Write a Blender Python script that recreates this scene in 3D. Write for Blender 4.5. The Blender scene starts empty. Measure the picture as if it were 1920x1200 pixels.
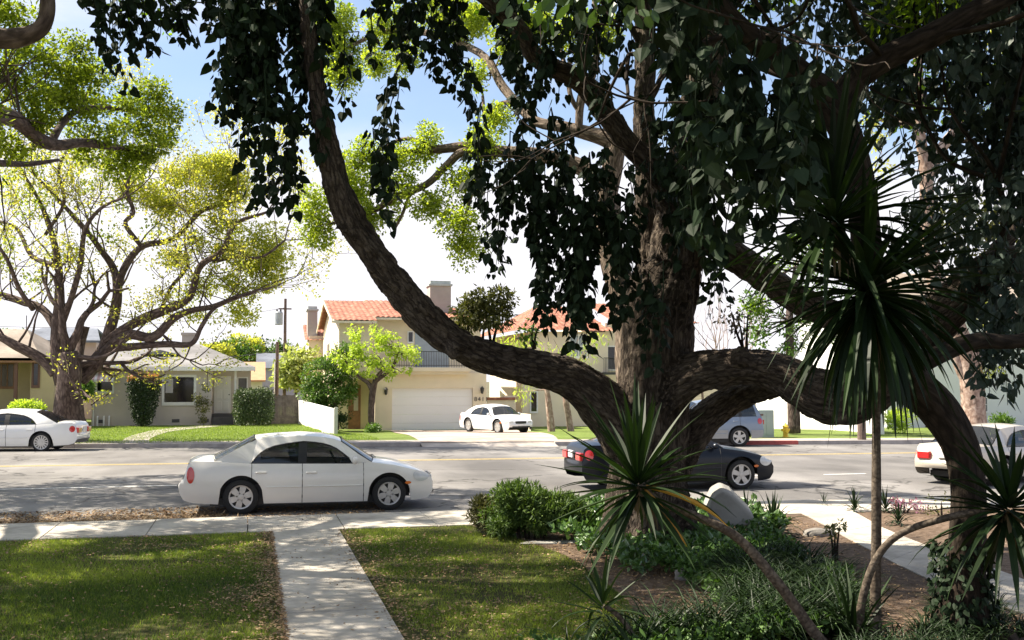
import bpy, math, random
import numpy as np
from mathutils import Vector
R = math.radians
scene = bpy.context.scene
col = scene.collection
rs = np.random.RandomState(11)

# ---------------------------------------------------------------- camera
CAMH, YAW, FPX = 2.36, R(13.8), 2000.0
PITCH = math.atan(112 / 2000)
cam_d = bpy.data.cameras.new('camera'); cam = bpy.data.objects.new('camera', cam_d); col.objects.link(cam)
cam_d.lens = 37.5; cam_d.sensor_width = 36; cam_d.clip_start = 0.05; cam_d.clip_end = 4000
cam.location = (0, 0, CAMH); cam.rotation_euler = (R(90) + PITCH, 0, -YAW)
scene.camera = cam

# ---------------------------------------------------------------- world, sun, exposure
SUN_EL, SUN_AZ = R(49), R(22)          # the sun stands behind the far houses, to the left
to_sun = Vector((-math.cos(SUN_AZ) * math.cos(SUN_EL), math.sin(SUN_AZ) * math.cos(SUN_EL), math.sin(SUN_EL)))
w = bpy.data.worlds.new('World'); scene.world = w; w.use_nodes = True
nt = w.node_tree; nt.nodes.clear()
N = nt.nodes.new; LK = nt.links.new
sky = N('ShaderNodeTexSky'); sky.sky_type = 'NISHITA'; sky.sun_disc = False
sky.sun_elevation = SUN_EL; sky.sun_rotation = math.atan2(to_sun.x, to_sun.y)
sky.air_density = 1.0; sky.dust_density = 0.6; sky.ozone_density = 3.0
tc = N('ShaderNodeTexCoord'); mp = N('ShaderNodeMapping'); mp.inputs['Scale'].default_value = (1, 1, 2.2)
no = N('ShaderNodeTexNoise'); no.inputs['Scale'].default_value = 2.1; no.inputs['Detail'].default_value = 7
no.inputs['Roughness'].default_value = .55; no.inputs['Distortion'].default_value = .3
LK(tc.outputs['Generated'], mp.inputs[0]); LK(mp.outputs[0], no.inputs['Vector'])
sep = N('ShaderNodeSeparateXYZ'); LK(tc.outputs['Generated'], sep.inputs[0])
hz = N('ShaderNodeMapRange'); hz.inputs['From Min'].default_value = .1; hz.inputs['From Max'].default_value = .24
hz.inputs['To Min'].default_value = .5; hz.inputs['To Max'].default_value = -.1
LK(sep.outputs['Z'], hz.inputs[0])
ad = N('ShaderNodeMath'); ad.operation = 'ADD'; LK(no.outputs['Fac'], ad.inputs[0]); LK(hz.outputs[0], ad.inputs[1])
hz2 = N('ShaderNodeMapRange'); hz2.inputs['From Min'].default_value = .45; hz2.inputs['From Max'].default_value = .8; hz2.inputs['To Min'].default_value = 0; hz2.inputs['To Max'].default_value = .22; LK(sep.outputs['Z'], hz2.inputs[0])   # white cloud added overhead, out of view, to make the skylight less blue
ad2 = N('ShaderNodeMath'); ad2.operation = 'ADD'; LK(ad.outputs[0], ad2.inputs[0]); LK(hz2.outputs[0], ad2.inputs[1]); ad = ad2
cr = N('ShaderNodeMapRange'); cr.interpolation_type = 'SMOOTHSTEP'
cr.inputs['From Min'].default_value = .41; cr.inputs['From Max'].default_value = .7
cr.inputs['To Min'].default_value = .14
LK(ad.outputs[0], cr.inputs[0])
mx = N('ShaderNodeMix'); mx.data_type = 'RGBA'
mx.inputs['B'].default_value = (5.6, 5.5, 5.8, 1)
LK(cr.outputs[0], mx.inputs['Factor']); LK(sky.outputs[0], mx.inputs['A'])
bg = N('ShaderNodeBackground'); bg.inputs['Strength'].default_value = .075
wo = N('ShaderNodeOutputWorld'); LK(mx.outputs['Result'], bg.inputs[0]); LK(bg.outputs[0], wo.inputs[0])
sl = bpy.data.lights.new('sun', 'SUN'); sl.energy = 5.0; sl.angle = R(.5); sl.color = (1, .9, .75)
so = bpy.data.objects.new('sun', sl); col.objects.link(so); so.rotation_euler = to_sun.to_track_quat('Z', 'Y').to_euler()
so.location = (-20, 20, 40)
vs = scene.view_settings; vs.view_transform = 'Standard'; vs.look = 'None'; vs.gamma = 1; vs.exposure = 1.45

# ---------------------------------------------------------------- helpers
cF = np.array([math.sin(YAW) * math.cos(PITCH), math.cos(YAW) * math.cos(PITCH), math.sin(PITCH)])
cR = np.array([math.cos(YAW), -math.sin(YAW), 0.0]); cU = np.cross(cR, cF); cC = np.array([0, 0, CAMH])
def ray(u, v): return cF + (u - 960) / FPX * cR + (600 - v) / FPX * cU
def P(u, v, d): return cC + d * ray(u, v)                 # the point at distance d along the view axis
def G(u, v, z=0.0):                                       # the point at height z
    r = ray(u, v); return cC + r * ((z - CAMH) / r[2])
def PY(u, v, Y):                                          # the point on the upright plane y = Y
    r = ray(u, v); return cC + r * (Y / r[1])
def nrm(a):
    a = np.asarray(a, float); return a / (np.linalg.norm(a, axis=-1, keepdims=True) + 1e-9)
def sstep(t): t = np.clip(t, 0, 1); return t * t * (3 - 2 * t)
def inpoly(x, y, poly):
    ins = np.zeros(len(x), bool); n = len(poly)
    for i in range(n):
        x0, y0 = poly[i][:2]; x1, y1 = poly[(i + 1) % n][:2]
        c = ((y0 > y) != (y1 > y)); ins ^= c & (x < (x1 - x0) * (y - y0) / (y1 - y0 + 1e-12) + x0)
    return ins
def smooth_path(pts, rad, step=6):                        # Catmull-Rom through the points
    p = np.array(pts, float); r = np.array(rad, float)
    if len(p) < 3: t = np.linspace(0, 1, step + 1)[:, None]; return p[0] * (1 - t) + p[1] * t, r[0] * (1 - t[:, 0]) + r[1] * t[:, 0]
    q = np.concatenate([p[:1] * 2 - p[1:2], p, p[-1:] * 2 - p[-2:-1]]); rq = np.concatenate([r[:1], r, r[-1:]])
    out, ro = [], []
    for i in range(1, len(q) - 2):
        for k in range(step):
            t = k / step; a, b, c, d = q[i - 1:i + 3]; ra, rb = rq[i], rq[i + 1]
            out.append(.5 * (2 * b + (c - a) * t + (2 * a - 5 * b + 4 * c - d) * t * t + (3 * b - a - 3 * c + d) * t ** 3))
            s = t * t * (3 - 2 * t); ro.append(ra * (1 - s) + rb * s)
    out.append(p[-1]); ro.append(r[-1]); return np.array(out), np.array(ro)

WL = {}
class MB:
    """collects faces and links them as ONE mesh object"""
    def __init__(s): s.V, s.A, s.F, s.n = [], [], {}, 0
    def add(s, V, F, A=None):
        V = np.asarray(V, float).reshape(-1, 3)
        for f in (F if isinstance(F, list) else [F]):
            f = np.asarray(f, int)
            if f.size: s.F.setdefault(f.shape[1], []).append(f + s.n)
        s.V.append(V); s.A.append(np.zeros((len(V), 3)) if A is None else np.asarray(A, float)); s.n += len(V)
        return s
    def ngon(s, pts): return s.add(pts, np.arange(len(pts))[None])
    def box(s, a, b, rz=0, c=None, bev=0):
        x0, y0, z0 = np.minimum(a, b); x1, y1, z1 = np.maximum(a, b)
        if bev > 0:
            e = min(bev, (x1 - x0) / 2.1, (y1 - y0) / 2.1)
            def ring(z, q):
                return [(x0 + e + q, y0 + q, z), (x1 - e - q, y0 + q, z), (x1 - q, y0 + e + q, z), (x1 - q, y1 - e - q, z),
                        (x1 - e - q, y1 - q, z), (x0 + e + q, y1 - q, z), (x0 + q, y1 - e - q, z), (x0 + q, y0 + e + q, z)]
            ez = min(bev, (z1 - z0) / 2.1); q = e * .6
            V = np.array(ring(z0, q) + ring(z0 + ez, 0) + ring(z1 - ez, 0) + ring(z1, q))
            F = [[k * 8 + i, k * 8 + (i + 1) % 8, k * 8 + 8 + (i + 1) % 8, k * 8 + 8 + i] for k in range(3) for i in range(8)]
            FF = [np.array(F), np.array([list(range(7, -1, -1)), list(range(24, 32))])]
        else:
            V = np.array([(x, y, z) for z in (z0, z1) for x, y in ((x0, y0), (x1, y0), (x1, y1), (x0, y1))], float)
            FF = [np.array([(3, 2, 1, 0), (4, 5, 6, 7), (0, 1, 5, 4), (1, 2, 6, 5), (2, 3, 7, 6), (3, 0, 4, 7)])]
        if rz:
            c = np.array(c if c is not None else ((x0 + x1) / 2, (y0 + y1) / 2, 0.)); d = V - c
            V = np.stack([d[:, 0] * math.cos(rz) - d[:, 1] * math.sin(rz), d[:, 0] * math.sin(rz) + d[:, 1] * math.cos(rz), d[:, 2]], 1) + c
        return s.add(V, FF)
    def prism(s, poly, z0, z1):                           # upright prism over a plan polygon (counter-clockwise)
        n = len(poly); p = np.array([q[:2] for q in poly], float)
        if np.sum(p[:, 0] * np.roll(p[:, 1], -1) - np.roll(p[:, 0], -1) * p[:, 1]) < 0: p = p[::-1]
        V = np.concatenate([np.c_[p, np.full(n, z0)], np.c_[p, np.full(n, z1)]])
        F = [np.array([[i, (i + 1) % n, n + (i + 1) % n, n + i] for i in range(n)]), np.arange(n)[::-1][None], np.arange(n, 2 * n)[None]]
        return s.add(V, F)
    def extr(s, prof, d):                                 # a flat 3-D outline pushed along the vector d
        p = np.array(prof, float); n = len(p); V = np.concatenate([p, p + np.array(d)])
        return s.add(V, [np.array([[i, (i + 1) % n, n + (i + 1) % n, n + i] for i in range(n)]), np.arange(n)[::-1][None], np.arange(n, 2 * n)[None]])
    def tube(s, pts, rad, n=8, step=6, cap=True, off=None, wob=0, raw=False):
        p, r = (np.array(pts, float), np.array(rad, float)) if raw else smooth_path(pts, rad, step)
        m = len(p); T = nrm(np.gradient(p, axis=0)); ref = np.array([0, 0, 1.]) if abs(T[0][2]) < .9 else np.array([1., 0, 0])
        X = nrm(np.cross(ref, T[0])); a = np.linspace(0, 2 * math.pi, n, endpoint=False)
        sl_ = np.concatenate([[0], np.cumsum(np.linalg.norm(np.diff(p, axis=0), axis=1))])
        V = np.empty((m, n, 3)); A = np.empty((m, n, 3)); o = rs.uniform(-20, 20, 3) if off is None else np.array(off, float)
        ph = rs.uniform(0, 6, 4)
        for i in range(m):
            X = nrm(X - T[i] * np.dot(X, T[i])); Y = np.cross(T[i], X)
            q = r[i] * (1 + wob * (np.sin(2 * a + ph[0] + sl_[i] * 1.7) + .7 * np.sin(3 * a + ph[1] - sl_[i] * 2.3) + .5 * np.sin(5 * a + ph[2] + sl_[i] * 4))) if wob else np.full(n, r[i])
            V[i] = p[i] + q[:, None] * (np.cos(a)[:, None] * X + np.sin(a)[:, None] * Y)
            A[i] = np.c_[np.cos(a) * r[i], np.sin(a) * r[i], np.full(n, sl_[i])] + o
        i, j = np.meshgrid(np.arange(m - 1), np.arange(n), indexing='ij'); i, j = i.ravel(), j.ravel(); k = (j + 1) % n
        F = [np.c_[i * n + j, i * n + k, (i + 1) * n + k, (i + 1) * n + j]]
        if cap: F += [np.arange(n)[::-1][None], np.arange((m - 1) * n, m * n)[None]]
        return s.add(V.reshape(-1, 3), F, A.reshape(-1, 3))
    def lathe(s, prof, c=(0, 0, 0), axis='z', n=20, close=False):
        pr = np.array(prof, float); m = len(pr); a = np.linspace(0, 2 * math.pi, n, endpoint=False)
        X = pr[:, 0][:, None] * np.cos(a); Y = pr[:, 0][:, None] * np.sin(a); Z = np.repeat(pr[:, 1][:, None], n, 1)
        V = np.stack([X, Y, Z], -1) if axis == 'z' else np.stack([X, -Z, Y], -1) if axis == 'y' else np.stack([Z, X, Y], -1)
        F = [[i * n + j, i * n + (j + 1) % n, (i + 1) * n + (j + 1) % n, (i + 1) * n + j] for i in range(m - 1) for j in range(n)]
        return s.add(V.reshape(-1, 3) + np.array(c), np.array(F))
    def grid(s, V, A=None):                               # V: (m, n, 3)
        m, n = V.shape[:2]; i, j = np.meshgrid(np.arange(m - 1), np.arange(n - 1), indexing='ij'); i, j = i.ravel(), j.ravel()
        return s.add(V.reshape(-1, 3), np.c_[i * n + j, (i + 1) * n + j, (i + 1) * n + j + 1, i * n + j + 1], A)
    def leaves(s, pos, ax, nv, L, W, shape='heart', fold=.25, tint=None):
        pos = np.asarray(pos, float); n = len(pos)
        if n == 0: return s
        ax = nrm(ax); nv = np.asarray(nv, float); nv = nrm(nv - ax * np.sum(nv * ax, 1, keepdims=True)); bi = np.cross(nv, ax)
        if shape == 'heart': o = [(0, 0), (-.08, .3), (.2, .5), (.6, .33), (1, 0), (.6, -.33), (.2, -.5), (-.08, -.3)]; fs = [(0, 1, 2, 3, 4), (0, 4, 5, 6, 7)]
        elif shape == 'oval': o = [(0, 0), (.3, .42), (.7, .4), (1, 0), (.7, -.4), (.3, -.42)]; fs = [(0, 1, 2, 3), (0, 3, 4, 5)]
        elif shape == 'blade': o = [(0, .5), (1, 0), (0, -.5)]; fs = [(0, 2, 1)]
        else: o = [(0, 0), (.45, .5), (1, 0), (.45, -.5)]; fs = [(0, 3, 2, 1)]
        o = np.array(o); L = np.broadcast_to(L, n)[:, None, None]; W = np.broadcast_to(W, n)[:, None, None]
        x = o[:, 0][None, :, None]; y = o[:, 1][None, :, None]
        V = pos[:, None] + ax[:, None] * x * L + bi[:, None] * y * W - nv[:, None] * (np.abs(y) * W * fold + x * x * L * .12)
        k = len(o); F = (np.arange(n)[:, None, None] * k + np.array(fs)[None]).reshape(-1, len(fs[0]))
        t = rs.uniform(0, 1, n) if tint is None else tint
        A = np.repeat(np.c_[t, rs.uniform(0, 1, n), np.zeros(n)], k, 0)
        return s.add(V.reshape(-1, 3), F, A)
    def mesh(s, name):
        me = bpy.data.meshes.new(name); V = np.concatenate(s.V); A = np.concatenate(s.A)
        me.vertices.add(len(V)); me.vertices.foreach_set('co', V.ravel())
        ks = sorted(s.F); idx = np.concatenate([np.concatenate(s.F[k]).ravel() for k in ks])
        tot = np.concatenate([np.full(sum(len(f) for f in s.F[k]), k) for k in ks])
        me.loops.add(len(idx)); me.loops.foreach_set('vertex_index', idx)
        me.polygons.add(len(tot)); me.polygons.foreach_set('loop_start', np.concatenate([[0], np.cumsum(tot)[:-1]]))
        try: me.polygons.foreach_set('loop_total', tot)
        except Exception: pass
        me.update(calc_edges=True); me.validate()
        if len(me.vertices) == len(A):
            at = me.attributes.new('bark', 'FLOAT_VECTOR', 'POINT'); at.data.foreach_set('vector', A.ravel())
        return me
    def build(s, name, mat, parent=None, smooth=False):
        me = s.mesh(name); me.materials.append(mat)
        me.polygons.foreach_set('use_smooth', np.full(len(me.polygons), bool(smooth)))
        if smooth:
            if smooth != True: me.set_sharp_from_angle(angle=R(smooth))
        o = bpy.data.objects.new(name, me); col.objects.link(o)
        if parent is not None:
            o.parent = parent; o.location = -Vector(WL.get(parent.name, (0, 0, 0)))
        WL[o.name] = (0, 0, 0)
        return o
def tag(o, label=None, cat=None, group=None, kind=None):
    for k, v in (('label', label), ('category', cat), ('group', group), ('kind', kind)):
        if v: o[k] = v
    return o
def thing(name, label, cat, base=(0, 0, 0), group=None):
    o = bpy.data.objects.new(name, None); col.objects.link(o); o.location = [float(c) for c in base]
    o.empty_display_size = .2; WL[o.name] = tuple(o.location); return tag(o, label, cat, group)
def copy_tree(o, parent=None):
    c = o.copy(); col.objects.link(c)
    if parent is not None: c.parent = parent
    for ch in list(o.children): copy_tree(ch, c)
    return c

# ---------------------------------------------------------------- materials
def newmat(name):
    m = bpy.data.materials.new(name); m.use_nodes = True; t = m.node_tree
    return m, t, t.nodes['Principled BSDF']
def noise(t, scale, detail=4, vec=None, rough=.5):
    n = t.nodes.new('ShaderNodeTexNoise'); n.inputs['Scale'].default_value = scale; n.inputs['Detail'].default_value = detail
    n.inputs['Roughness'].default_value = rough
    if vec is not None: t.links.new(vec, n.inputs['Vector'])
    return n
def ramp(t, fac, stops):
    r = t.nodes.new('ShaderNodeValToRGB'); e = r.color_ramp.elements
    while len(e) < len(stops): e.new(.5)
    for x, (p, c) in zip(e, stops): x.position = p; x.color = (*c, 1)
    t.links.new(fac, r.inputs[0]); return r
def objco(t, sc=(1, 1, 1)):
    a = t.nodes.new('ShaderNodeTexCoord'); b = t.nodes.new('ShaderNodeMapping'); b.inputs['Scale'].default_value = sc
    t.links.new(a.outputs['Object'], b.inputs[0]); return b.outputs[0]
def bumpn(t, b, h, strength=.5, dist=.02):
    n = t.nodes.new('ShaderNodeBump'); n.inputs['Strength'].default_value = strength; n.inputs['Distance'].default_value = dist
    t.links.new(h, n.inputs['Height']); t.links.new(n.outputs[0], b.inputs['Normal']); return n
def mul(c, k): return tuple(min(1, x * k) for x in c)
def M(name, c, rough=.8, var=.12, sc=3, bump=0, bsc=60, metal=0, coat=0, spec=.5, c2=None, em=0):
    m, t, b = newmat(name); v = objco(t)
    n = noise(t, sc, 6, v, .6); r = ramp(t, n.outputs['Fac'], [(.3, mul(c, 1 - var)), (.7, c2 or mul(c, 1 + var))])
    t.links.new(r.outputs[0], b.inputs['Base Color'])
    b.inputs['Roughness'].default_value = rough; b.inputs['Metallic'].default_value = metal; b.inputs['Specular IOR Level'].default_value = spec
    if coat: b.inputs['Coat Weight'].default_value = coat; b.inputs['Coat Roughness'].default_value = .05
    if bump: bumpn(t, b, noise(t, bsc, 5, v).outputs['Fac'], bump, .02)
    return m
def leafmat(name, c1, c2, trans=.35, rough=.45, tcol=None, spec=.4):
    m, t, b = newmat(name); a = t.nodes.new('ShaderNodeAttribute'); a.attribute_name = 'bark'
    s = t.nodes.new('ShaderNodeSeparateXYZ'); t.links.new(a.outputs['Vector'], s.inputs[0])
    r = ramp(t, s.outputs['X'], [(0, c1), (1, c2)]); t.links.new(r.outputs[0], b.inputs['Base Color'])
    b.inputs['Roughness'].default_value = rough; b.inputs['Specular IOR Level'].default_value = spec
    if trans:
        tr = t.nodes.new('ShaderNodeBsdfTranslucent'); mxs = t.nodes.new('ShaderNodeMixShader'); mxs.inputs[0].default_value = trans
        hs = t.nodes.new('ShaderNodeMix'); hs.data_type = 'RGBA'; hs.blend_type = 'MULTIPLY'; hs.inputs['Factor'].default_value = 1
        k = tcol or (1.6, 1.7, .7); hs.inputs['B'].default_value = (*k, 1); t.links.new(r.outputs[0], hs.inputs['A'])
        t.links.new(hs.outputs['Result'], tr.inputs[0]); o = t.nodes['Material Output']
        t.links.new(b.outputs[0], mxs.inputs[1]); t.links.new(tr.outputs[0], mxs.inputs[2]); t.links.new(mxs.outputs[0], o.inputs[0])
    return m
def barkmat(name, c1, c2, sx=16, sz=4, bump=.9, dist=.03):
    m, t, b = newmat(name); a = t.nodes.new('ShaderNodeAttribute'); a.attribute_name = 'bark'
    mp_ = t.nodes.new('ShaderNodeMapping'); mp_.inputs['Scale'].default_value = (sx, sx, sz); t.links.new(a.outputs['Vector'], mp_.inputs[0])
    n1 = noise(t, 1, 8, mp_.outputs[0], .62); n1.inputs['Distortion'].default_value = .6
    n2 = noise(t, .12, 3, mp_.outputs[0], .5)
    vo = t.nodes.new('ShaderNodeTexVoronoi'); vo.feature = 'DISTANCE_TO_EDGE'; vo.inputs['Scale'].default_value = .8; t.links.new(mp_.outputs[0], vo.inputs['Vector'])
    mn = t.nodes.new('ShaderNodeMath'); mn.operation = 'MINIMUM'; mn.inputs[1].default_value = .25; t.links.new(vo.outputs[0], mn.inputs[0])
    sm = t.nodes.new('ShaderNodeMath'); sm.operation = 'MULTIPLY_ADD'; sm.inputs[1].default_value = .7; t.links.new(mn.outputs[0], sm.inputs[0]); t.links.new(n1.outputs['Fac'], sm.inputs[2])
    r = ramp(t, sm.outputs[0], [(.32, mul(c1, .5)), (.52, c1), (.78, c2)])
    mx_ = t.nodes.new('ShaderNodeMix'); mx_.data_type = 'RGBA'; mx_.blend_type = 'MULTIPLY'; mx_.inputs['Factor'].default_value = .6
    r2 = ramp(t, n2.outputs['Fac'], [(.35, (.55, .5, .45)), (.65, (1, 1, 1))]); t.links.new(r.outputs[0], mx_.inputs['A']); t.links.new(r2.outputs[0], mx_.inputs['B'])
    t.links.new(mx_.outputs['Result'], b.inputs['Base Color']); b.inputs['Roughness'].default_value = .92; b.inputs['Specular IOR Level'].default_value = .2
    bumpn(t, b, sm.outputs[0], bump, dist); return m
def glassmat(name, c, alpha=.4, rough=.03):
    m, t, b = newmat(name); b.inputs['Base Color'].default_value = (*c, 1); b.inputs['Roughness'].default_value = rough
    b.inputs['Alpha'].default_value = alpha; b.inputs['Specular IOR Level'].default_value = .8; return m
# ---------------------------------------------------------------- setting materials
def groundmat(name, cols, sc, bump=.6, bsc=40, sc2=.6, dist=.03):
    m, t, b = newmat(name); v = objco(t); n = noise(t, sc, 8, v, .7); n2 = noise(t, sc2, 4, v)
    r = ramp(t, n.outputs['Fac'], [(.32, cols[0]), (.5, cols[1]), (.68, cols[2])])
    r2 = ramp(t, n2.outputs['Fac'], [(.35, (.62, .62, .62)), (.65, (1, 1, 1))])
    k = t.nodes.new('ShaderNodeMix'); k.data_type = 'RGBA'; k.blend_type = 'MULTIPLY'; k.inputs['Factor'].default_value = 1
    t.links.new(r.outputs[0], k.inputs['A']); t.links.new(r2.outputs[0], k.inputs['B']); t.links.new(k.outputs['Result'], b.inputs['Base Color'])
    b.inputs['Roughness'].default_value = .95; b.inputs['Specular IOR Level'].default_value = .15
    bumpn(t, b, noise(t, bsc, 6, v, .7).outputs['Fac'], bump, dist); return m
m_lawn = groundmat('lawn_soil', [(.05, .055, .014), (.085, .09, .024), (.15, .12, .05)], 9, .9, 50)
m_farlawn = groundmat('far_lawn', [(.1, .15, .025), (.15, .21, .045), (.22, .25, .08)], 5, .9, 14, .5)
m_soil = groundmat('soil', [(.09, .06, .04), (.17, .12, .085), (.27, .2, .15)], 10, .9, 30)
m_road = groundmat('asphalt', [(.23, .22, .212), (.265, .255, .246), (.3, .288, .276)], 30, .25, 160, .25, .006)
t_ = m_road.node_tree; b_ = t_.nodes['Principled BSDF']; vc = t_.nodes.new('ShaderNodeTexVoronoi'); vc.feature = 'DISTANCE_TO_EDGE'; vc.inputs['Scale'].default_value = .16   # cracks and tar seams
wn_ = noise(t_, .9, 5, objco(t_)); wm = t_.nodes.new('ShaderNodeMix'); wm.data_type = 'VECTOR'; wm.inputs['Factor'].default_value = .12; t_.links.new(objco(t_), wm.inputs['A']); t_.links.new(wn_.outputs['Color'], wm.inputs['B']); sc3 = t_.nodes.new('ShaderNodeVectorMath'); sc3.operation = 'ADD'
ofs = t_.nodes.new('ShaderNodeVectorMath'); ofs.operation = 'SCALE'; ofs.inputs['Scale'].default_value = 2.4; t_.links.new(wn_.outputs['Color'], ofs.inputs[0]); t_.links.new(objco(t_), sc3.inputs[0]); t_.links.new(ofs.outputs[0], sc3.inputs[1]); t_.links.new(sc3.outputs[0], vc.inputs['Vector'])
rc = ramp(t_, vc.outputs['Distance'], [(0, (.45, .45, .45)), (.006, (.6, .6, .6)), (.012, (1, 1, 1))]); st_ = ramp(t_, noise(t_, .35, 5, objco(t_, (1, .35, 1)), .6).outputs['Fac'], [(.38, (.62, .62, .63)), (.62, (1, 1, 1))])
old = b_.inputs['Base Color'].links[0].from_socket
for q_ in (rc, st_):
    k_ = t_.nodes.new('ShaderNodeMix'); k_.data_type = 'RGBA'; k_.blend_type = 'MULTIPLY'; k_.inputs['Factor'].default_value = 1; t_.links.new(old, k_.inputs['A']); t_.links.new(q_.outputs[0], k_.inputs['B']); old = k_.outputs['Result']
t_.links.new(old, b_.inputs['Base Color'])
m_conc = groundmat('concrete', [(.42, .385, .33), (.5, .46, .4), (.57, .53, .465)], 7, .2, 90, 1.1, .006)
m_conc2 = groundmat('far_concrete', [(.36, .32, .29), (.42, .38, .34), (.47, .43, .39)], 4, .2, 60, .8, .006)
m_drive = groundmat('driveway', [(.42, .33, .27), (.48, .39, .33), (.54, .46, .4)], 4, .2, 60, .5, .006)
m_base = groundmat('earth', [(.1, .1, .06), (.14, .13, .08), (.2, .18, .12)], .6, .5, 4)
m_wpaint = M('road_paint_white', (.62, .62, .6), .8, .25, 12)
m_ypaint = M('road_paint_yellow', (.5, .38, .15), .8, .35, 12)
m_kerb = M('kerb_concrete', (.34, .31, .3), .9, .25, 3, .4, 40)
m_redkerb = M('kerb_red', (.42, .09, .08), .8, .2, 6)

KX0, KY0, KX1, KY1 = -5.6, 41.7, 19.3, 37.6
def farY(X): return KY0 + (KY1 - KY0) * (np.asarray(X) - KX0) / (KX1 - KX0)
WALLX = 4.2
def gz(X, Y):                                             # height of the far lots
    X = np.asarray(X, float); Y = np.asarray(Y, float); t = sstep((Y - 43) / 16)
    return .01 - t * (.11 + .34 * sstep((X - WALLX + .3) / .6))
def sheet(name, poly, z, mat, n=1):
    mb = MB(); mb.ngon([(p[0], p[1], z) for p in poly]); return tag(mb.build(name, mat), kind='structure')
ground = MB().grid(np.array([[(x, y, -.75) for y in (-600, 0, 600, 1500)] for x in (-1200, 0, 1200)], float)); tag(ground.build('ground', m_base), kind='structure')
# road with a slight crown
xs = np.linspace(-120, 130, 60); rows = []
for k, f in enumerate(np.linspace(0, 1, 12)):
    y = 19.1 + (farY(xs) - 19.1) * f; rows.append(np.c_[xs, y, np.full(60, -.13 + .06 * math.sin(math.pi * f))])
tag(MB().grid(np.stack(rows).transpose(1, 0, 2)).build('road', m_road, smooth=True), kind='structure')
def road_z(X, Y): f = (Y - 19.1) / (farY(X) - 19.1); return -.13 + .06 * math.sin(math.pi * f)
mk = MB()
for off in (-.14, .1):
    p = np.linspace(-60, 70, 60); y = 32.3 - .04 * (p - 3); V = np.stack([np.c_[p, y + off, [road_z(a, b) + .005 for a, b in zip(p, y)]], np.c_[p, y + off + .11, [road_z(a, b) + .005 for a, b in zip(p, y)]]], 1)
    mk.grid(V)
tag(mk.build('yellow_centre_line', m_ypaint), kind='structure')
mk = MB()
for x0, x1 in ((-20, -15.5), (-6, -1.6), (11.5, 12.8), (14.4, 15.6), (18.2, 19.6), (30, 33)):
    for dy in (0,):
        p = np.linspace(x0, x1, 4); y = np.full(4, 25.6 - .05 * x0)
        mk.grid(np.stack([np.c_[p, y, [road_z(a, b) + .005 for a, b in zip(p, y)]], np.c_[p, y + .12, [road_z(a, b) + .005 for a, b in zip(p, y)]]], 1))
tag(mk.build('white_lane_marking', m_wpaint), kind='structure')
# near side: lawn, soil bed, pavement, walkway, garden path
bed = [G(880, 985), G(920, 995), G(980, 1012), G(1060, 1040), G(1120, 1078), G(1180, 1130), G(1225, 1200), (2.6, 7.0), (40, 7.0), (40, 17.2), (4.4, 17.2)]
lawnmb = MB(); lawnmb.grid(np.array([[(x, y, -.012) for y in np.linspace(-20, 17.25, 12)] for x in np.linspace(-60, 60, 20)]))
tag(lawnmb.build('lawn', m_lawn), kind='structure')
sheet('soil_bed', bed, -.004, m_soil)
# pavement slabs, with joints
mb = MB(); x = -60.
while x < 60:
    mb.box((x + .006, 17.2, -.3), (x + 1.494, 19.1, .008 + rs.uniform(-.003, .003)), bev=.008); x += 1.5
tag(mb.build('pavement', m_conc), kind='structure')
mb = MB(); y = 2.0
while y < 17.1:
    mb.box((.36, y + .005, -.15), (1.4, min(y + 1.52, 17.195) - .005, .012 + rs.uniform(-.003, .003)), bev=.008); y += 1.52
tag(mb.build('walkway', m_conc), kind='structure')
lo = [(1440, 953), (1500, 962), (1590, 1010), (1690, 1062), (1800, 1112), (1930, 1155)]
hi = [(1560, 948), (1600, 960), (1660, 992), (1760, 1032), (1850, 1062), (1940, 1095)]
pl = [G(*p) for p in lo]; ph_ = [G(*p) for p in hi]
gpath_poly = [p[:2] for p in pl] + [p[:2] for p in ph_[::-1]]
mb = MB()
a, _ = smooth_path(pl, [1] * 6, 5); b, _ = smooth_path(ph_, [1] * 6, 5)
for k in range(0, len(a) - 1):
    q = [a[k], a[k + 1] if k == len(a) - 2 else a[k + 1] * .985 + a[k] * .015, b[k + 1] if k == len(b) - 2 else b[k + 1] * .985 + b[k] * .015, b[k]]
    mb.prism(q, -.1, .01 + (k % 5 == 4) * -.004)
tag(mb.build('garden_path', m_conc), kind='structure')
# far side
xs = np.linspace(-60, 75, 109); rows = []
for f in np.linspace(0, 1, 40):
    y = farY(xs) + .14 + f * (100 - farY(xs)); rows.append(np.c_[xs, y, gz(xs, y) - .005])
tag(MB().grid(np.stack(rows).transpose(1, 0, 2)).build('far_lawn', m_farlawn, smooth=True), kind='structure')
def far_strip(name, a, b, off, mat, n=24):
    """a, b: two polylines of plan points; a sheet laid on the far lots between them"""
    A_, _ = smooth_path([(p[0], p[1], 0) for p in a], [1] * len(a), 6); B_, _ = smooth_path([(p[0], p[1], 0) for p in b], [1] * len(b), 6)
    V = np.stack([A_ + (B_ - A_) * t for t in np.linspace(0, 1, 8)], 1); V[..., 2] = gz(V[..., 0], V[..., 1]) + off
    return tag(MB().grid(V).build(name, mat, smooth=True), kind='structure')
kx = np.array([-60, -30, 0, 30, 75.])
far_strip('far_pavement', [(x, farY(x) + .13) for x in kx], [(x, farY(x) + 1.75) for x in kx], .004, m_conc2)
dl = [G(800, 838, -.1), G(770, 822, -.1), G(732, 808, -.45)]; dr = [G(1050, 836, -.1), G(1010, 818, -.15), G(905, 807, -.45)]
dl[0] = np.array([dl[0][0], farY(dl[0][0]) + .16, 0]); dr0 = G(1060, 836, -.1); dr0 = np.array([dr0[0], farY(dr0[0]) + .16, 0])
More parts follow.
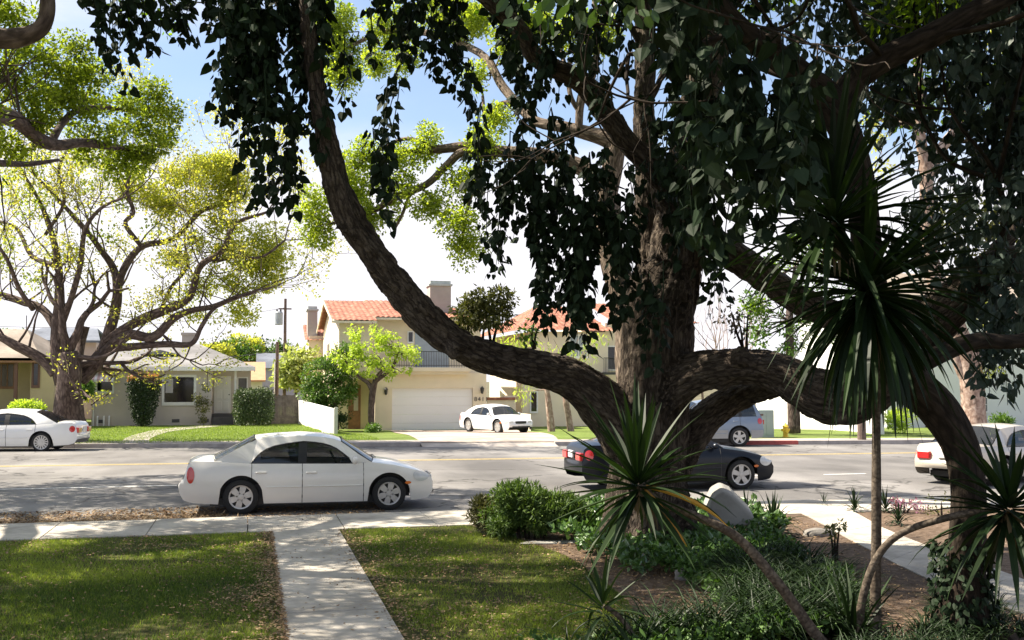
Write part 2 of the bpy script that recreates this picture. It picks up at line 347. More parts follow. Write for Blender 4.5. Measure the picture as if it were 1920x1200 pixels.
far_strip('driveway', dl, [dr0, G(1030, 820, -.15), G(965, 806, -.45)], .012, m_drive)
far_strip('front_path', [G(225, 832, 0), G(245, 818, -.02), G(300, 806, -.1), G(396, 796, -.1)], [G(280, 832, 0), G(285, 822, -.02), G(330, 809, -.1), G(432, 797, -.1)], .012, m_conc2)
mb = MB(); mr = MB()
xa = G(795, 838, -.1)[0]; xb = G(1058, 838, -.1)[0]; xr0 = G(1415, 836, -.1)[0]; xr1 = G(1530, 836, -.1)[0]
def kerb(m, x0, x1, top=.02):
    n = max(2, int((x1 - x0) / 2)); q = np.linspace(x0, x1, n)
    for u0, u1 in zip(q[:-1], q[1:]):
        m.prism([(u0 + .004, farY(u0)), (u1 - .004, farY(u1)), (u1 - .004, farY(u1) + .16), (u0 + .004, farY(u0) + .16)], -.35, top)
kerb(mb, -60, xa);  kerb(mb, xb, xr0); kerb(mb, xr1, 75); kerb(mr, xr0, xr1, .022)
q_ = np.linspace(xa, xb, 8); ap = np.stack([np.c_[q_, farY(q_) - .5, [road_z(a, farY(a) - .5) - .004 for a in q_]], np.c_[q_, farY(q_) - .1, np.full(8, -.06)], np.c_[q_, farY(q_) + .2, np.full(8, .02)]], 1)
tag(MB().grid(ap).build('driveway_apron', m_conc2), kind='structure')
tag(mb.build('far_kerb', m_kerb), kind='structure'); tag(mr.build('red_kerb', m_redkerb), kind='structure')
# ---------------------------------------------------------------- vehicles
def paint(name, c, metal=0.0, rough=.3): return M(name, c, rough, .03, 2, metal=metal, coat=.6, spec=.5)
m_white = paint('white_paint', (.74, .725, .69)); m_white2 = paint('bright_white_paint', (.7, .7, .7)); m_cream = paint('beige_paint', (.5, .45, .38), .1)
m_navy = M('navy_paint', (.005, .007, .013), .3, .03, 2, coat=.15, spec=.3); m_silver = paint('silver_blue_paint', (.2, .24, .3), .45, .35); m_grey = M('silver_cladding', (.3, .3, .3), .5)
m_glass = glassmat('car_glass', (.01, .012, .012), .76); m_dglass = glassmat('dark_car_glass', (.008, .01, .012), .93)
m_tyre = M('rubber', (.018, .018, .019), .85, .2, 20); m_alloy = M('alloy', (.52, .51, .5), .38, .1, 6, metal=.6); m_black = M('black_plastic', (.012, .012, .013), .5)
m_cabin = M('cabin_fabric', (.03, .03, .034), .9); m_red = M('red_lens', (.5, .02, .02), .15, .1, 3, coat=1); m_clear = M('clear_lens', (.55, .56, .56), .1, .1, 8, coat=1)
m_amber = M('amber_lens', (.7, .16, .02), .2, .1, 3, coat=1); m_chrome = M('chrome', (.7, .7, .7), .12, .02, 3, metal=1); m_plate = M('number_plate', (.6, .6, .62), .5)
m_seam = M('door_gap', (.05, .05, .05), .8)

SEDAN = dict(L=4.7, W=1.82, wb=(-1.25, 1.49), wr=.325, rim=.225, arch=.40,
    zs=[(-2.35, .62), (-2.31, .86), (-2.2, .99), (-1.7, .985), (-1.08, .935), (.8, .9), (1.15, .925), (1.6, .86), (2.1, .735), (2.25, .68), (2.32, .61), (2.35, .53)],
    zb=[(-2.35, .42), (-2.27, .28), (-2.1, .23), (-1.6, .2), (2.0, .19), (2.26, .22), (2.35, .36)],
    B=[(-1.72, .985), (-1.08, .935), (-.9, .93), (-.65, .925), (-.22, .92), (-.06, .918), (.3, .912), (.58, .905), (.8, .9), (1.15, .925)],
    T=[(-1.36, 1.19), (-1.06, .965), (-.9, 1.13), (-.64, 1.25), (-.2, 1.315), (-.05, 1.318), (.25, 1.28), (.5, 1.185), (.74, 1.0), (.92, 1.07)],
    RF=[(-1.0, 1.37), (-.97, 1.373), (-.8, 1.392), (-.6, 1.408), (-.2, 1.425), (-.05, 1.423), (.25, 1.4), (.46, 1.36), (.56, 1.325), (.6, 1.31)],
    K='pgggbgggp', doors=[(-1.06, -.14), (-.14, 1.0)], roofw=.66, taper=.2)
SEDAN_OLD = dict(SEDAN)
SEDAN = dict(SEDAN, zs=[(-2.35, .56), (-2.33, .63), (-2.27, .68), (-2.24, .8), (-2.19, .96), (-2.1, .99), (-1.7, .985), (-1.08, .935), (.8, .9), (1.15, .925), (1.6, .86), (2.1, .735), (2.25, .68), (2.32, .61), (2.35, .53)], lamp=(.13, .27, .31, .03))
def scaled(s, sx=1, sz=1, **kw):
    d = dict(s); f = lambda q: [(x * sx, z * sz) for x, z in q]
    for k in ('zs', 'zb', 'B', 'T', 'RF'): d[k] = f(s[k])
    d['L'] = s['L'] * sx; d['wb'] = tuple(x * sx for x in s['wb']); d['doors'] = [(a * sx, b * sx) for a, b in s['doors']]; d.update(kw); return d
COUPE = dict(L=4.55, W=1.83, wb=(-1.28, 1.42), wr=.335, rim=.24, arch=.41,
    zs=[(-2.27, .66), (-2.22, .93), (-2.1, 1.03), (-1.6, 1.03), (-.9, .97), (.7, .92), (1.0, .93), (1.5, .86), (2.0, .74), (2.2, .62), (2.27, .5)],
    zb=[(-2.27, .42), (-2.2, .28), (-2.0, .23), (-1.5, .2), (1.9, .19), (2.18, .22), (2.27, .36)],
    B=[(-1.75, 1.03), (-1.12, .985), (-.9, .97), (-.5, .955), (-.3, .95), (-.22, .945), (.2, .935), (.5, .925), (.72, .92), (1.0, .93)],
    T=[(-1.3, 1.17), (-1.08, 1.02), (-.88, 1.17), (-.5, 1.26), (-.3, 1.285), (-.22, 1.29), (.15, 1.255), (.42, 1.16), (.66, 1.0), (.8, 1.06)],
    RF=[(-.85, 1.33), (-.83, 1.332), (-.7, 1.35), (-.48, 1.37), (-.3, 1.38), (-.22, 1.38), (.13, 1.36), (.34, 1.32), (.44, 1.29), (.48, 1.28)],
    K='pgggbgggp', doors=[(-.55, .92)], roofw=.64, taper=.2)
SUV = dict(L=4.55, W=1.82, wb=(-1.33, 1.3), wr=.36, rim=.25, arch=.44,
    zs=[(-2.27, .75), (-2.25, 1.05), (-2.2, 1.12), (-1.9, 1.12), (-1.0, 1.1), (.7, 1.06), (.95, 1.06), (1.5, 1.0), (2.05, .9), (2.22, .78), (2.27, .6)],
    zb=[(-2.27, .48), (-2.2, .36), (-2.0, .32), (2.0, .3), (2.2, .34), (2.27, .45)],
    B=[(-2.2, 1.12), (-2.02, 1.115), (-1.45, 1.11), (-1.33, 1.105), (-.9, 1.1), (-.35, 1.09), (-.25, 1.09), (.2, 1.08), (.68, 1.06), (.95, 1.06)],
    T=[(-2.05, 1.4), (-1.9, 1.54), (-1.42, 1.56), (-1.3, 1.56), (-.9, 1.57), (-.35, 1.57), (-.25, 1.57), (.1, 1.53), (.5, 1.2), (.65, 1.22)],
    RF=[(-1.95, 1.63), (-1.9, 1.64), (-1.4, 1.67), (-1.3, 1.675), (-.9, 1.69), (-.35, 1.69), (-.25, 1.685), (.0, 1.66), (.2, 1.62), (.25, 1.6)],
    K='pgbggbggp', doors=[(-1.36, -.3), (-.3, .85)], roofw=.7, taper=.12)

def make_car(name, label, s, mat, loc, rz, glass=None, cat='car', low=None, rearwide=False, spokes=6, group=None, extras=()):
    glass = glass or m_glass
    t = thing(name, label, cat, loc, group); t.rotation_euler = (0, 0, rz); WL[t.name] = (0, 0, 0)
    L, W = s['L'], s['W']; hx = L / 2
    ip = lambda q, x: np.interp(x, [p[0] for p in q], [p[1] for p in q])
    def zbot(x):
        z = ip(s['zb'], x)
        for c in s['wb']:
            d = s['arch'] ** 2 - (x - c) ** 2
            z = np.maximum(z, np.where(d > 0, s['wr'] + np.sqrt(np.maximum(d, 0)), 0))
        return z
    def plan(x):
        a = np.clip((np.abs(x) - (hx - .95)) / .95, 0, 1); return (W / 2) * (1 - s['taper'] * a ** 2.6)
    def hw(x, z):                                         # half width of the body side at (x, z)
        zs_ = ip(s['zs'], x); f = np.interp(z, [.15, .32, .5, .7], [.93, .985, 1.0, .995]) * (1 - .075 * np.clip((z - .62) / np.maximum(zs_ - .62, .05), 0, 1) ** 2.2)
        return plan(x) * f
    NR = 9
    def side(x0, x1, sgn, mb, n=None):
        n = n or max(3, int((x1 - x0) / .035)); x = np.linspace(x0, x1, n); tt = np.linspace(0, 1, NR)
        Z = zbot(x)[:, None] + (ip(s['zs'], x) - zbot(x))[:, None] * tt; X = np.repeat(x[:, None], NR, 1)
        V = np.stack([X, sgn * hw(X, Z), Z], -1); mb.grid(V if sgn > 0 else V[:, ::-1])
    # ---- body: wings, sills, decks, end caps, pillars, roof
    body = MB(); ds = s['doors']; xe = np.array(s['B']); xb0, xb1 = s['B'][0][0], s['B'][-1][0]
    for sg in (1, -1):
        side(-hx, ds[0][0] - .004, sg, body); side(ds[-1][1] + .004, hx, sg, body)
        V = []                                            # liner behind the door gaps
    def deck(x0, x1):
        x = np.linspace(x0, x1, max(4, int((x1 - x0) / .05))); f = np.linspace(-1, 1, 13); zs_ = ip(s['zs'], x); y = hw(x, zs_)
        cr_ = .065 * np.clip((hx - np.abs(x)) / .4, .15, 1)
        V = np.stack([np.repeat(x[:, None], 13, 1), y[:, None] * f, zs_[:, None] + cr_[:, None] * (1 - np.abs(f) ** 2.4)], -1); body.grid(V[:, ::-1])
    deck(-hx, xb0 + .12); deck(xb1 - .1, hx)
    for e in (-hx, hx):                                   # rounded end caps
        z0, z1 = zbot(np.array([e]))[0], ip(s['zs'], e); f = np.linspace(-1, 1, 13); tt = np.linspace(0, 1, 6)
        Z = z0 + (z1 - z0) * tt[:, None] + .01 * np.ones((1, 13)) * 0; Y = hw(np.full_like(Z, e), Z) * f; Xx = e + np.sign(e) * .05 * (1 - f ** 2) * np.sin(np.pi * tt)[:, None] + 0 * Y
        Z = Z + (.01 * (1 - np.abs(f) ** 2.4)) * tt[:, None]
        V = np.stack([Xx, Y, Z], -1); body.grid(V if e < 0 else V[:, ::-1])
    B, T_, RF = (np.array(s[k]) for k in ('B', 'T', 'RF'))
    yb = hw(B[:, 0], B[:, 1]) - .015; yr = np.full(len(B), W / 2 * s['roofw']); tT = np.clip((T_[:, 1] - B[:, 1]) / (RF[:, 1] - B[:, 1]), 0, 1)
    yT = yb + (yr - yb) * tT + .035 * np.sin(np.pi * tT)
    panes = {}
    for sg in (1, -1):
        p3 = lambda q, y: np.c_[q[:, 0], sg * y, q[:, 1]]
        b3, t3, r3 = p3(B, yb), p3(T_, yT), p3(RF, yr)
        dark = MB()
        for k, kind in enumerate(s['K']):
            m_ = [b3[k], b3[k + 1], t3[k + 1], t3[k]]
            cols_ = [np.stack([b3[k] + (t3[k] - b3[k]) * u + np.array([0, sg * .02 * math.sin(math.pi * u) * tT[k], 0]) for u in np.linspace(0, 1, 5)]),
                     np.stack([b3[k + 1] + (t3[k + 1] - b3[k + 1]) * u + np.array([0, sg * .02 * math.sin(math.pi * u) * tT[k + 1], 0]) for u in np.linspace(0, 1, 5)])]
            V = np.stack(cols_)
            if sg < 0: V = V[:, ::-1]
            V2 = np.stack([np.stack([t3[k], r3[k]]), np.stack([t3[k + 1], r3[k + 1]])]); V2 = V2 if sg > 0 else V2[:, ::-1]
            body.grid(V2)
            if kind == 'p': body.grid(V)
            elif kind == 'b': dark.grid(V)
            else:
                W0 = V.copy(); W0[..., 1] -= sg * .006; panes.setdefault((sg, sum(1 for c in s['K'][:k] if c in 'pb')), MB()).grid(W0)
        if dark.n: panes[(sg, 'bp')] = dark
        tr = MB(); gk = [k for k, c in enumerate(s['K']) if c in 'gb']; kk = range(gk[0], gk[-1] + 2)   # thin dark seal round the windows
        tr.tube([t3[k] + np.array([0, sg * .004, 0]) for k in kk], [.011] * len(kk), n=5, step=2); tr.tube([b3[k] + np.array([0, sg * .004, .004]) for k in kk], [.011] * len(kk), n=5, step=2)
        tr.build('window_seal', m_black, t)
    f = np.linspace(-1, 1, 11)
    V = np.stack([np.repeat(RF[:, :1], 11, 1), yr[:, None] * f, RF[:, 1:] + .055 * (1 - np.abs(f) ** 2.2)], -1); body.grid(V[:, ::-1])
    def screen(i, bow):
        u = np.linspace(0, 1, 7)[:, None]; yy = yb[i] * .985 + (yr[i] - yb[i] * .985) * u
        Xx = B[i, 0] + (RF[i, 0] - B[i, 0]) * u + bow * (1 - f ** 2) * (1 - .55 * u); Z = B[i, 1] + (RF[i, 1] - B[i, 1]) * u + .055 * (1 - np.abs(f) ** 2.2) + 0 * f
        return np.stack([Xx, yy * f, Z], -1)
    bo = body.build('body', mat, t, smooth=62)
    w1 = screen(-1, .1); MB().grid(w1).build('windscreen', glass, t, smooth=True)
    w2 = screen(0, -.06); MB().grid(w2[:, ::-1]).build('rear_window', glass, t, smooth=True)
    for w_ in (w1, w2):
        fr = MB(); fr.tube(w_[:, 0], [.014] * 7, n=5, step=1); fr.tube(w_[:, -1], [.014] * 7, n=5, step=1); fr.tube(w_[0], [.014] * 11, n=5, step=1); fr.tube(w_[-1], [.01] * 11, n=5, step=1); fr.build('screen_seal', m_black, t)
    for (sg, k), mb in panes.items():
        if k == 'bp': mb.build('door_pillar', m_black, t)
        else: mb.build('window', glass, t, smooth=True)
    # ---- doors, handles, mouldings, mirrors
    for sg in (1, -1):
        gap = MB()
        for x0, x1 in ds:
            d = MB(); side(x0 + .004, x1 - .004, sg, d); do = d.build('door', mat, t, smooth=True)
            hxp = x0 + .17; hz_ = ip(s['zs'], hxp) - .16; y = hw(hxp, hz_)
            MB().box((hxp - .1, sg * (y - .005), hz_ - .018), (hxp + .1, sg * (y + .028), hz_ + .018), bev=.012).build('door_handle', mat, do)
            n = int((x1 - x0) / .1); xx = np.linspace(max(x0 + .02, s['wb'][0] + s['arch'] + .06), min(x1 - .02, s['wb'][1] - s['arch'] - .06), n); zz = np.full(n, .5)
            MB().tube(np.c_[xx, sg * (hw(xx, zz) + .002), zz], [.014] * n, n=6, step=1).build('moulding', mat, do)
            for xg in (x0, x1):
                zz = np.linspace(ip(s['zb'], xg) + .01 if zbot(np.array([xg]))[0] < .3 else zbot(np.array([xg]))[0], ip(s['zs'], xg), 8)
                gap.tube(np.c_[np.full(8, xg), sg * (hw(np.full(8, xg), zz) - .007), zz], [.011] * 8, n=5, step=1)
        gap.build('door_gap', m_seam, t)
        xm = B[-2, 0] + .02; zm = B[-2, 1] + .07; ym = yb[-2]
        mm = MB(); mm.lathe([(.001, -.05), (.07, -.035), (.1, 0), (.09, .045), (.001, .06)], (0, 0, 0), 'x', 12)
        for q in mm.V: q[:, 1] *= .95; q[:, 2] *= .72; q += np.array([xm, sg * (ym + .13), zm])
        mm.box((xm - .03, sg * (ym - .02), zm - .05), (xm + .05, sg * (ym + .08), zm - .01), bev=.01); mm.build('wing_mirror', mat, t, smooth=40)
    # ---- lower dark parts and cabin
    u = MB(); u.box((-hx + .55, -W / 2 + .16, .17), (hx - .55, W / 2 - .16, .3)); 
    for c in s['wb']: u.box((c - s['arch'] - .02, -W / 2 + .3, .25), (c + s['arch'] + .02, W / 2 - .3, s['wr'] + s['arch'] - .02))
    for sg in (1, -1):                                    # wheel arch linings
        for c in s['wb']:
            a = np.linspace(0, np.pi, 15); x = c + np.cos(a) * s['arch'] * .995; z = s['wr'] + np.sin(a) * s['arch'] * .995
            z = np.maximum(z, ip(s['zb'], x)); yo = hw(x, z) - .004
            u.grid(np.stack([np.c_[x, sg * yo, z], np.c_[x, sg * np.full(15, W / 2 - .32), z]], 1))
    u.build('underbody', m_black, t)
    cab = MB(); cab.box((xb0 + .55, -W / 2 + .12, .3), (xb1 - .35, W / 2 - .12, .55)); cab.box((xb0 + .15, -W / 2 + .14, .55), (xb0 + .62, W / 2 - .14, B[1, 1] - .03), bev=.03); cab.box((xb1 - .45, -W / 2 + .14, .5), (xb1 - .02, W / 2 - .14, B[-1, 1] - .03), bev=.03)
    cab.build('cabin', m_cabin, t)
    for y in (-.37, .37):
        for xs_ in ((-.15, ) if len(ds) == 1 else (-.05,)):
            st = MB(); st.extr([(xs_ + .45, y - .25, .5), (xs_ + .45, y - .25, .62), (xs_, y - .25, .62), (xs_ - .2, y - .25, 1.1), (xs_ - .32, y - .25, 1.08), (xs_ - .14, y - .25, .5)], (0, .5, 0)); st.box((xs_ - .32, y - .12, 1.1), (xs_ - .22, y + .12, 1.26), bev=.03); st.build('seat', m_cabin, t)
    a = np.linspace(0, 2 * np.pi, 20); MB().tube(np.c_[B[-1, 0] - .62 - .08 * np.sin(a), .37 + .18 * np.cos(a), .93 + .16 * np.sin(a)], [.015] * 20, n=6, step=1).build('steering_wheel', m_black, t)
    # ---- wheels
    r, rm = s['wr'], s['rim']
    for c in s['wb']:
        for sg in (1, -1):
            yo = W / 2 - .03
            ty = MB(); ty.lathe([(rm - .02, -.2), (r - .03, -.2), (r - .005, -.18), (r, -.14), (r, -.06), (r - .005, -.02), (r - .03, 0), (rm + .012, .0), (rm, -.015), (rm - .02, -.06)], (0, 0, 0), 'y', 32)
            for q in ty.V: q[:, 1] = sg * (yo - np.abs(q[:, 1])) ; q += np.array([c, 0, r])
            wo_ = ty.build('tyre', m_tyre, t, smooth=40)
            di = MB(); di.lathe([(.001, 0), (rm - .01, 0)], (c, sg * (yo - .075), r), 'y', 24); di.build('brake_disc', m_black, wo_)
            ri = MB()
            ri.lathe([(rm - .035, .03), (rm - .03, .004), (rm - .008, 0), (rm, .012), (rm, .06)], (0, 0, 0), 'y', 32); ri.lathe([(.001, .004), (.05, .006), (.062, .02), (.065, .05)], (0, 0, 0), 'y', 14)
            for k in range(spokes):
                an = 2 * math.pi * k / spokes + .3; e1, e2 = (.045, .06) if spokes < 8 else (.022, .02)
                ca, sa = math.cos(an), math.sin(an); pts = [(.05, -e1), (rm - .02, -e2), (rm - .02, e2), (.05, e1)]
                ri.extr([(x * ca - z * sa, .012, x * sa + z * ca) for x, z in pts], (0, .035, 0))
            for q in ri.V: q[:, 1] = sg * (yo - .008 - np.abs(q[:, 1])); q += np.array([c, 0, r])
            ri.build('rim', m_alloy, wo_, smooth=30)
    # ---- lamps, plates
    def patch(nm, m_, x0, x1, z0, z1, sg, off=.008, ell=True):
        n = 9; a, b_ = np.meshgrid(np.linspace(-1, 1, n), np.linspace(-1, 1, n), indexing='ij')
        if ell: a, b_ = a * np.sqrt(1 - b_ ** 2 / 2), b_ * np.sqrt(1 - a ** 2 / 2)
        X = (x0 + x1) / 2 + a * (x1 - x0) / 2; Z = (z0 + z1) / 2 + b_ * (z1 - z0) / 2; Z = np.minimum(Z, ip(s['zs'], X) - .005)
        V = np.stack([X, sg * (hw(X, Z) + off), Z], -1); MB().grid(V if sg > 0 else V[:, ::-1]).build(nm, m_, t, smooth=True)
    zt = ip(s['zs'], -hx + .12); zf = ip(s['zs'], hx - .2)
    for sg in (1, -1):
        if 'lamp' in s: q_ = s['lamp']; patch('tail_light', m_red, -hx + q_[0], -hx + q_[1], ip(s['zs'], -hx + .3) - .4, ip(s['zs'], -hx + .3) - .1, sg)
        elif not rearwide: patch('tail_light', m_red, -hx + .06, -hx + .24, zt - .28, zt - .06, sg)
        else: patch('tail_light', m_red, -hx + .02, -hx + .2, zt - .3, zt - .12, sg, ell=False)
        patch('headlight', m_clear, hx - .4, hx - .07, zf - .17, zf + .06, sg); patch('side_marker', m_amber, hx - .56, hx - .44, .5, .555, sg)
        if 'lamp' not in s: MB().box((-hx - .05, sg * .36, zt - .3), (-hx + .06, sg * (W / 2 * .78), zt - .12), bev=.02).build('tail_light', m_red, t)
        MB().box((hx - .1, sg * .42, zf - .19), (hx - .015, sg * (W / 2 * .76), zf - .06), bev=.02).build('headlight', m_clear, t)
    px_ = -hx + (.075 if 'lamp' in s else -.062); MB().box((px_, -.17, zt - .25), (px_ + .04, .17, zt - .1)).build('number_plate', m_plate, t)
    g = MB(); g.box((hx - .1, -.3, zf - .18), (hx + .03, .3, zf - .07), bev=.02); go = g.build('grille', m_black, t)
    MB().tube([(hx + .03, -.3, zf - .065), (hx + .034, 0, zf - .062), (hx + .03, .3, zf - .065)], [.01] * 3, n=6, step=3).build('grille_trim', m_chrome, go)
    MB().box((hx - .1, -.5, .3), (hx + .056, .5, .37), bev=.02).build('bumper_intake', m_black, t)
    MB().box((hx + .05, -.16, .38), (hx + .064, .16, .48)).build('number_plate', m_plate, t)
    wi = MB(); p0 = w1[0]
    wi.tube([p0[3] + np.array([.05, 0, .01]), p0[6] + np.array([.02, 0, .03])], [.009, .006], n=5); wi.tube([p0[6] + np.array([.05, 0, .01]), p0[9] + np.array([.0, 0, .03])], [.009, .006], n=5); wi.build('wiper', m_black, t)
    if low is not None:
        for sg in (1, -1):
            for x0, x1 in ((-hx + .02, s['wb'][0] - s['arch']), (s['wb'][0] + s['arch'], s['wb'][1] - s['arch']), (s['wb'][1] + s['arch'], hx - .02)):
                k = MB(); x = np.linspace(x0, x1, 10); z0 = ip(s['zb'], x); tt = np.linspace(0, 1, 4); X = np.repeat(x[:, None], 4, 1); Z = z0[:, None] + (.62 - z0)[:, None] * tt
                V = np.stack([X, sg * (hw(X, Z) + .012), Z], -1); k.grid(V if sg > 0 else V[:, ::-1]); k.build('cladding', low, t, smooth=True)
    return t
def car_at(u, v, z, wheel_x, sgn, yoff):                  # where the car's centre stands, given where one near wheel touches the road
    p = G(u, v, z); return p[0] - sgn * wheel_x, p[1] + yoff, z

def rzd(X, Y): return road_z(X, Y) if Y < float(farY(X)) else float(gz(X, Y)) + .014
# near sedan, parked at the near kerb, facing right
p = G(445, 966, -.125); q = G(735, 957, -.125)
c_near = make_car('parked_car', 'white four-door sedan parked at the near kerb with its side to the viewer', SEDAN, m_white, ((p[0] + q[0]) / 2 - .12, (p[1] + q[1]) / 2 + .88, -.128), R(0), spokes=6)
p = G(90, 838, -.12)                                       # left sedan on the far side, facing left
ES = scaled(SEDAN_OLD, 1.06, 1.0, roofw=.64, rim=.25)
make_car('parked_car', 'pearl white sedan parked under the spreading street tree, cut off by the left edge', ES, m_white2, (p[0] - .95, float(farY(p[0])) - 1.0, -.13), R(180) - .16, glass=m_dglass, spokes=14)
# white sedan nosing out of the garage drive
p = G(928, 812, -.2); make_car('parked_car', 'white sedan standing in the driveway before the garage, nose to the street', scaled(SEDAN, .9, .92, W=1.68), m_white2, (p[0], p[1], float(gz(p[0], p[1])) + .016), R(-68), spokes=7)
p = G(1392, 919, -.12); make_car('moving_car', 'dark navy coupe on the near lane behind the big tree trunk', COUPE, m_navy, (p[0] - 1.42, p[1] + .9, -.11), R(-1), glass=m_dglass, spokes=5)
p = G(1399, 837, -.12); make_car('parked_suv', 'silver-blue suv parked across the street by the utility cabinet', SUV, m_silver, (p[0] - 1.52, p[1] + .9, -.125), R(180) - .16, glass=m_dglass, low=m_grey, spokes=5, cat='suv')
p = G(1772, 912, -.12); a_ = R(22)
make_car('parked_car', 'beige older sedan seen from behind at the right edge', scaled(SEDAN_OLD, 1.0, .95, taper=.12, W=1.78), m_cream, (p[0] + 2.35 * math.cos(a_), p[1] + 2.35 * math.sin(a_), -.11), a_, rearwide=True, spokes=7)
# ---------------------------------------------------------------- houses and the far side
m_stucco = M('grey_beige_stucco', (.54, .47, .42), .95, .06, 1.2, .3, 50); m_trim = M('white_trim', (.74, .72, .7), .7, .05)
m_shingle = groundmat('grey_shingle', [(.22, .215, .215), (.26, .255, .255), (.3, .295, .29)], 5, .3, 30, .4, .01); m_bluesh = groundmat('blue_grey_shingle', [(.16, .18, .22), (.2, .22, .26), (.24, .26, .3)], 5, .3, 30, .4, .01)
m_dkglass = M('dark_window_glass', (.008, .008, .01), .05, .1, 1, spec=.6); m_curtain = M('curtain', (.45, .42, .42), .9); m_door = M('white_door_paint', (.74, .72, .7), .5, .03)
m_step = M('dark_step', (.09, .085, .085), .9); m_cream_w = M('cream_stucco', (.74, .63, .47), .95, .06, .8, .3, 40); m_cream2 = M('pale_stucco', (.7, .6, .47), .95, .06, .8, .3, 40)
m_garage = M('garage_paint', (.8, .775, .76), .5, .02, 1); m_brown = M('brown_wood', (.25, .12, .06), .6, .25, 6); m_iron = M('wrought_iron', (.03, .03, .03), .5)
m_yellow = M('ochre_stucco', (.5, .4, .24), .95, .08, 1); m_tanroof = groundmat('tan_shingle', [(.3, .25, .2), (.35, .3, .25), (.4, .34, .28)], 5, .3, 30, .4, .01)
m_pink = M('pinkish_stucco', (.48, .38, .35), .95, .06, 1); m_whitew = M('white_wall', (.72, .71, .7), .9, .05, .7, .2, 20); m_greenw = M('pale_green_stucco', (.72, .72, .7), .95, .05, .8, .2, 30)
m_chim = M('chimney_stucco', (.36, .32, .29), .95, .08, 2, .3, 40); m_chimcap = M('chimney_cap', (.4, .43, .42), .8); m_fence = M('weathered_boards', (.2, .165, .14), .9, .35, 5, .4, 30); m_pfence = M('pale_boards', (.5, .5, .46), .85, .12, 4)
m_redtrim = M('red_brown_paint', (.13, .06, .045), .6, .1); m_blueg = M('utility_green', (.3, .36, .33), .6, .06, 3); m_hyd = M('hydrant_yellow', (.75, .5, .04), .5, .1, 6); m_wood = M('pole_wood', (.12, .085, .07), .95, .3, 8, .5, 40)
m_tile, t_, b_ = newmat('terracotta'); v_ = objco(t_, (3, 3, 3)); n_ = noise(t_, 1, 5, v_); n2_ = noise(t_, .15, 3, v_)
r_ = ramp(t_, n_.outputs['Fac'], [(.3, (.15, .05, .03)), (.5, (.28, .105, .062)), (.7, (.4, .2, .135))]); t_.links.new(r_.outputs[0], b_.inputs['Base Color']); b_.inputs['Roughness'].default_value = .85

def window(parent, a, b, y, frame=.07, mull=(1, 1), glass=None, fm=None, depth=.05):
    """window in a wall facing the street: a, b are opposite (x, z) corners, y the wall face; frame (> pane)"""
    x0, x1 = sorted((a[0], b[0])); z0, z1 = sorted((a[1], b[1])); f = MB(); yo = y - depth
    f.box((x0 - frame, yo, z0 - frame * 1.4), (x1 + frame, y - .002, z0)); f.box((x0 - frame, yo, z1), (x1 + frame, y - .002, z1 + frame)); f.box((x0 - frame, yo, z0), (x0, y - .002, z1)); f.box((x1, yo, z0), (x1 + frame, y - .002, z1))
    for k in range(1, mull[0]): x = x0 + (x1 - x0) * k / mull[0]; f.box((x - .025, yo + .02, z0), (x + .025, y - .014, z1))
    for k in range(1, mull[1]): z = z0 + (z1 - z0) * k / mull[1]; f.box((x0, yo + .024, z - .02), (x1, y - .013, z + .02))
    w_ = f.build('window', fm or m_trim, parent); MB().box((x0, y - .012, z0), (x1, y - .003, z1)).build('pane', glass or m_dkglass, w_); return w_
def tiles(mb, a, b, c, d, wave=.3, amp=.05, row=.42, corr=True):
    """roof slope: eave a-b, ridge d-c (3-D corners); pan tiles as real relief"""
    a, b, c, d = map(np.array, (a, b, c, d)); Lx = np.linalg.norm(b - a); Ly = np.linalg.norm(d - a); nx = max(2, int(Lx / (wave / 5))); ny = max(2, int(Ly / row * 3)); n = nrm(np.cross(b - a, d - a))
    s_ = np.linspace(0, 1, nx + 1); q = np.linspace(0, 1, ny + 1); S, Q = np.meshgrid(s_, q, indexing='ij'); S, Q = S[..., None], Q[..., None]
    V = (a * (1 - S) + b * S) * (1 - Q) + (d * (1 - S) + c * S) * Q
    xx = np.sum((V - a) * nrm(b - a), -1)
    h = amp * np.abs(np.sin(np.pi * xx / wave)) + .035 * (1 - ((Q[..., 0] * Ly / row) % 1)); mb.grid((V + n * h[..., None])[::1]); return mb
def slab(mb, pts, th=.12):                                # flat sheet with thickness downward
    mb.extr(np.array(pts) - np.array([0, 0, th]), (0, 0, th)); return mb
X_ = lambda u, Y, v=750: PY(u, v, Y)[0]
Z_ = lambda v, u, Y: PY(u, v, Y)[2]

# --- low grey house on the left
Y1 = 60.7; gh = float(gz(0, 65))
H = thing('bungalow', 'low grey stucco bungalow with a hipped grey roof and one big dark window', 'house', (X_(330, Y1), Y1, gh))
xw0, xw1, xp0, xp1, xe = X_(172, Y1), X_(397, Y1), X_(397, Y1), X_(441, Y1), X_(470, Y1); ze = Z_(691, 330, Y1); g0 = gh - .3
mb = MB(); mb.box((xw0, Y1, g0), (xw1, Y1 + 9, ze)); mb.box((xw1 + .002, Y1 + 1.3, g0), (xe - .002, Y1 + 9, ze)); mb.build('wall', m_stucco, H)
wz0, wz1 = Z_(754, 330, Y1), Z_(707, 330, Y1)
win = window(H, (X_(308, Y1), wz0), (X_(363, Y1), wz1), Y1, .13)
MB().box((X_(310, Y1), Y1 - .018, wz0 + .5), (X_(324, Y1), Y1 - .0125, wz1 - .08)).build('curtain', m_curtain, win)
window(H, (X_(182, Y1), Z_(733, 190, Y1)), (X_(210, Y1), Z_(714, 190, Y1)), Y1, .1)
aw = MB(); xa0, xa1 = X_(174, Y1), X_(215, Y1); za = Z_(697, 190, Y1); zb_ = Z_(711, 190, Y1); nst = 8
aw2 = MB()
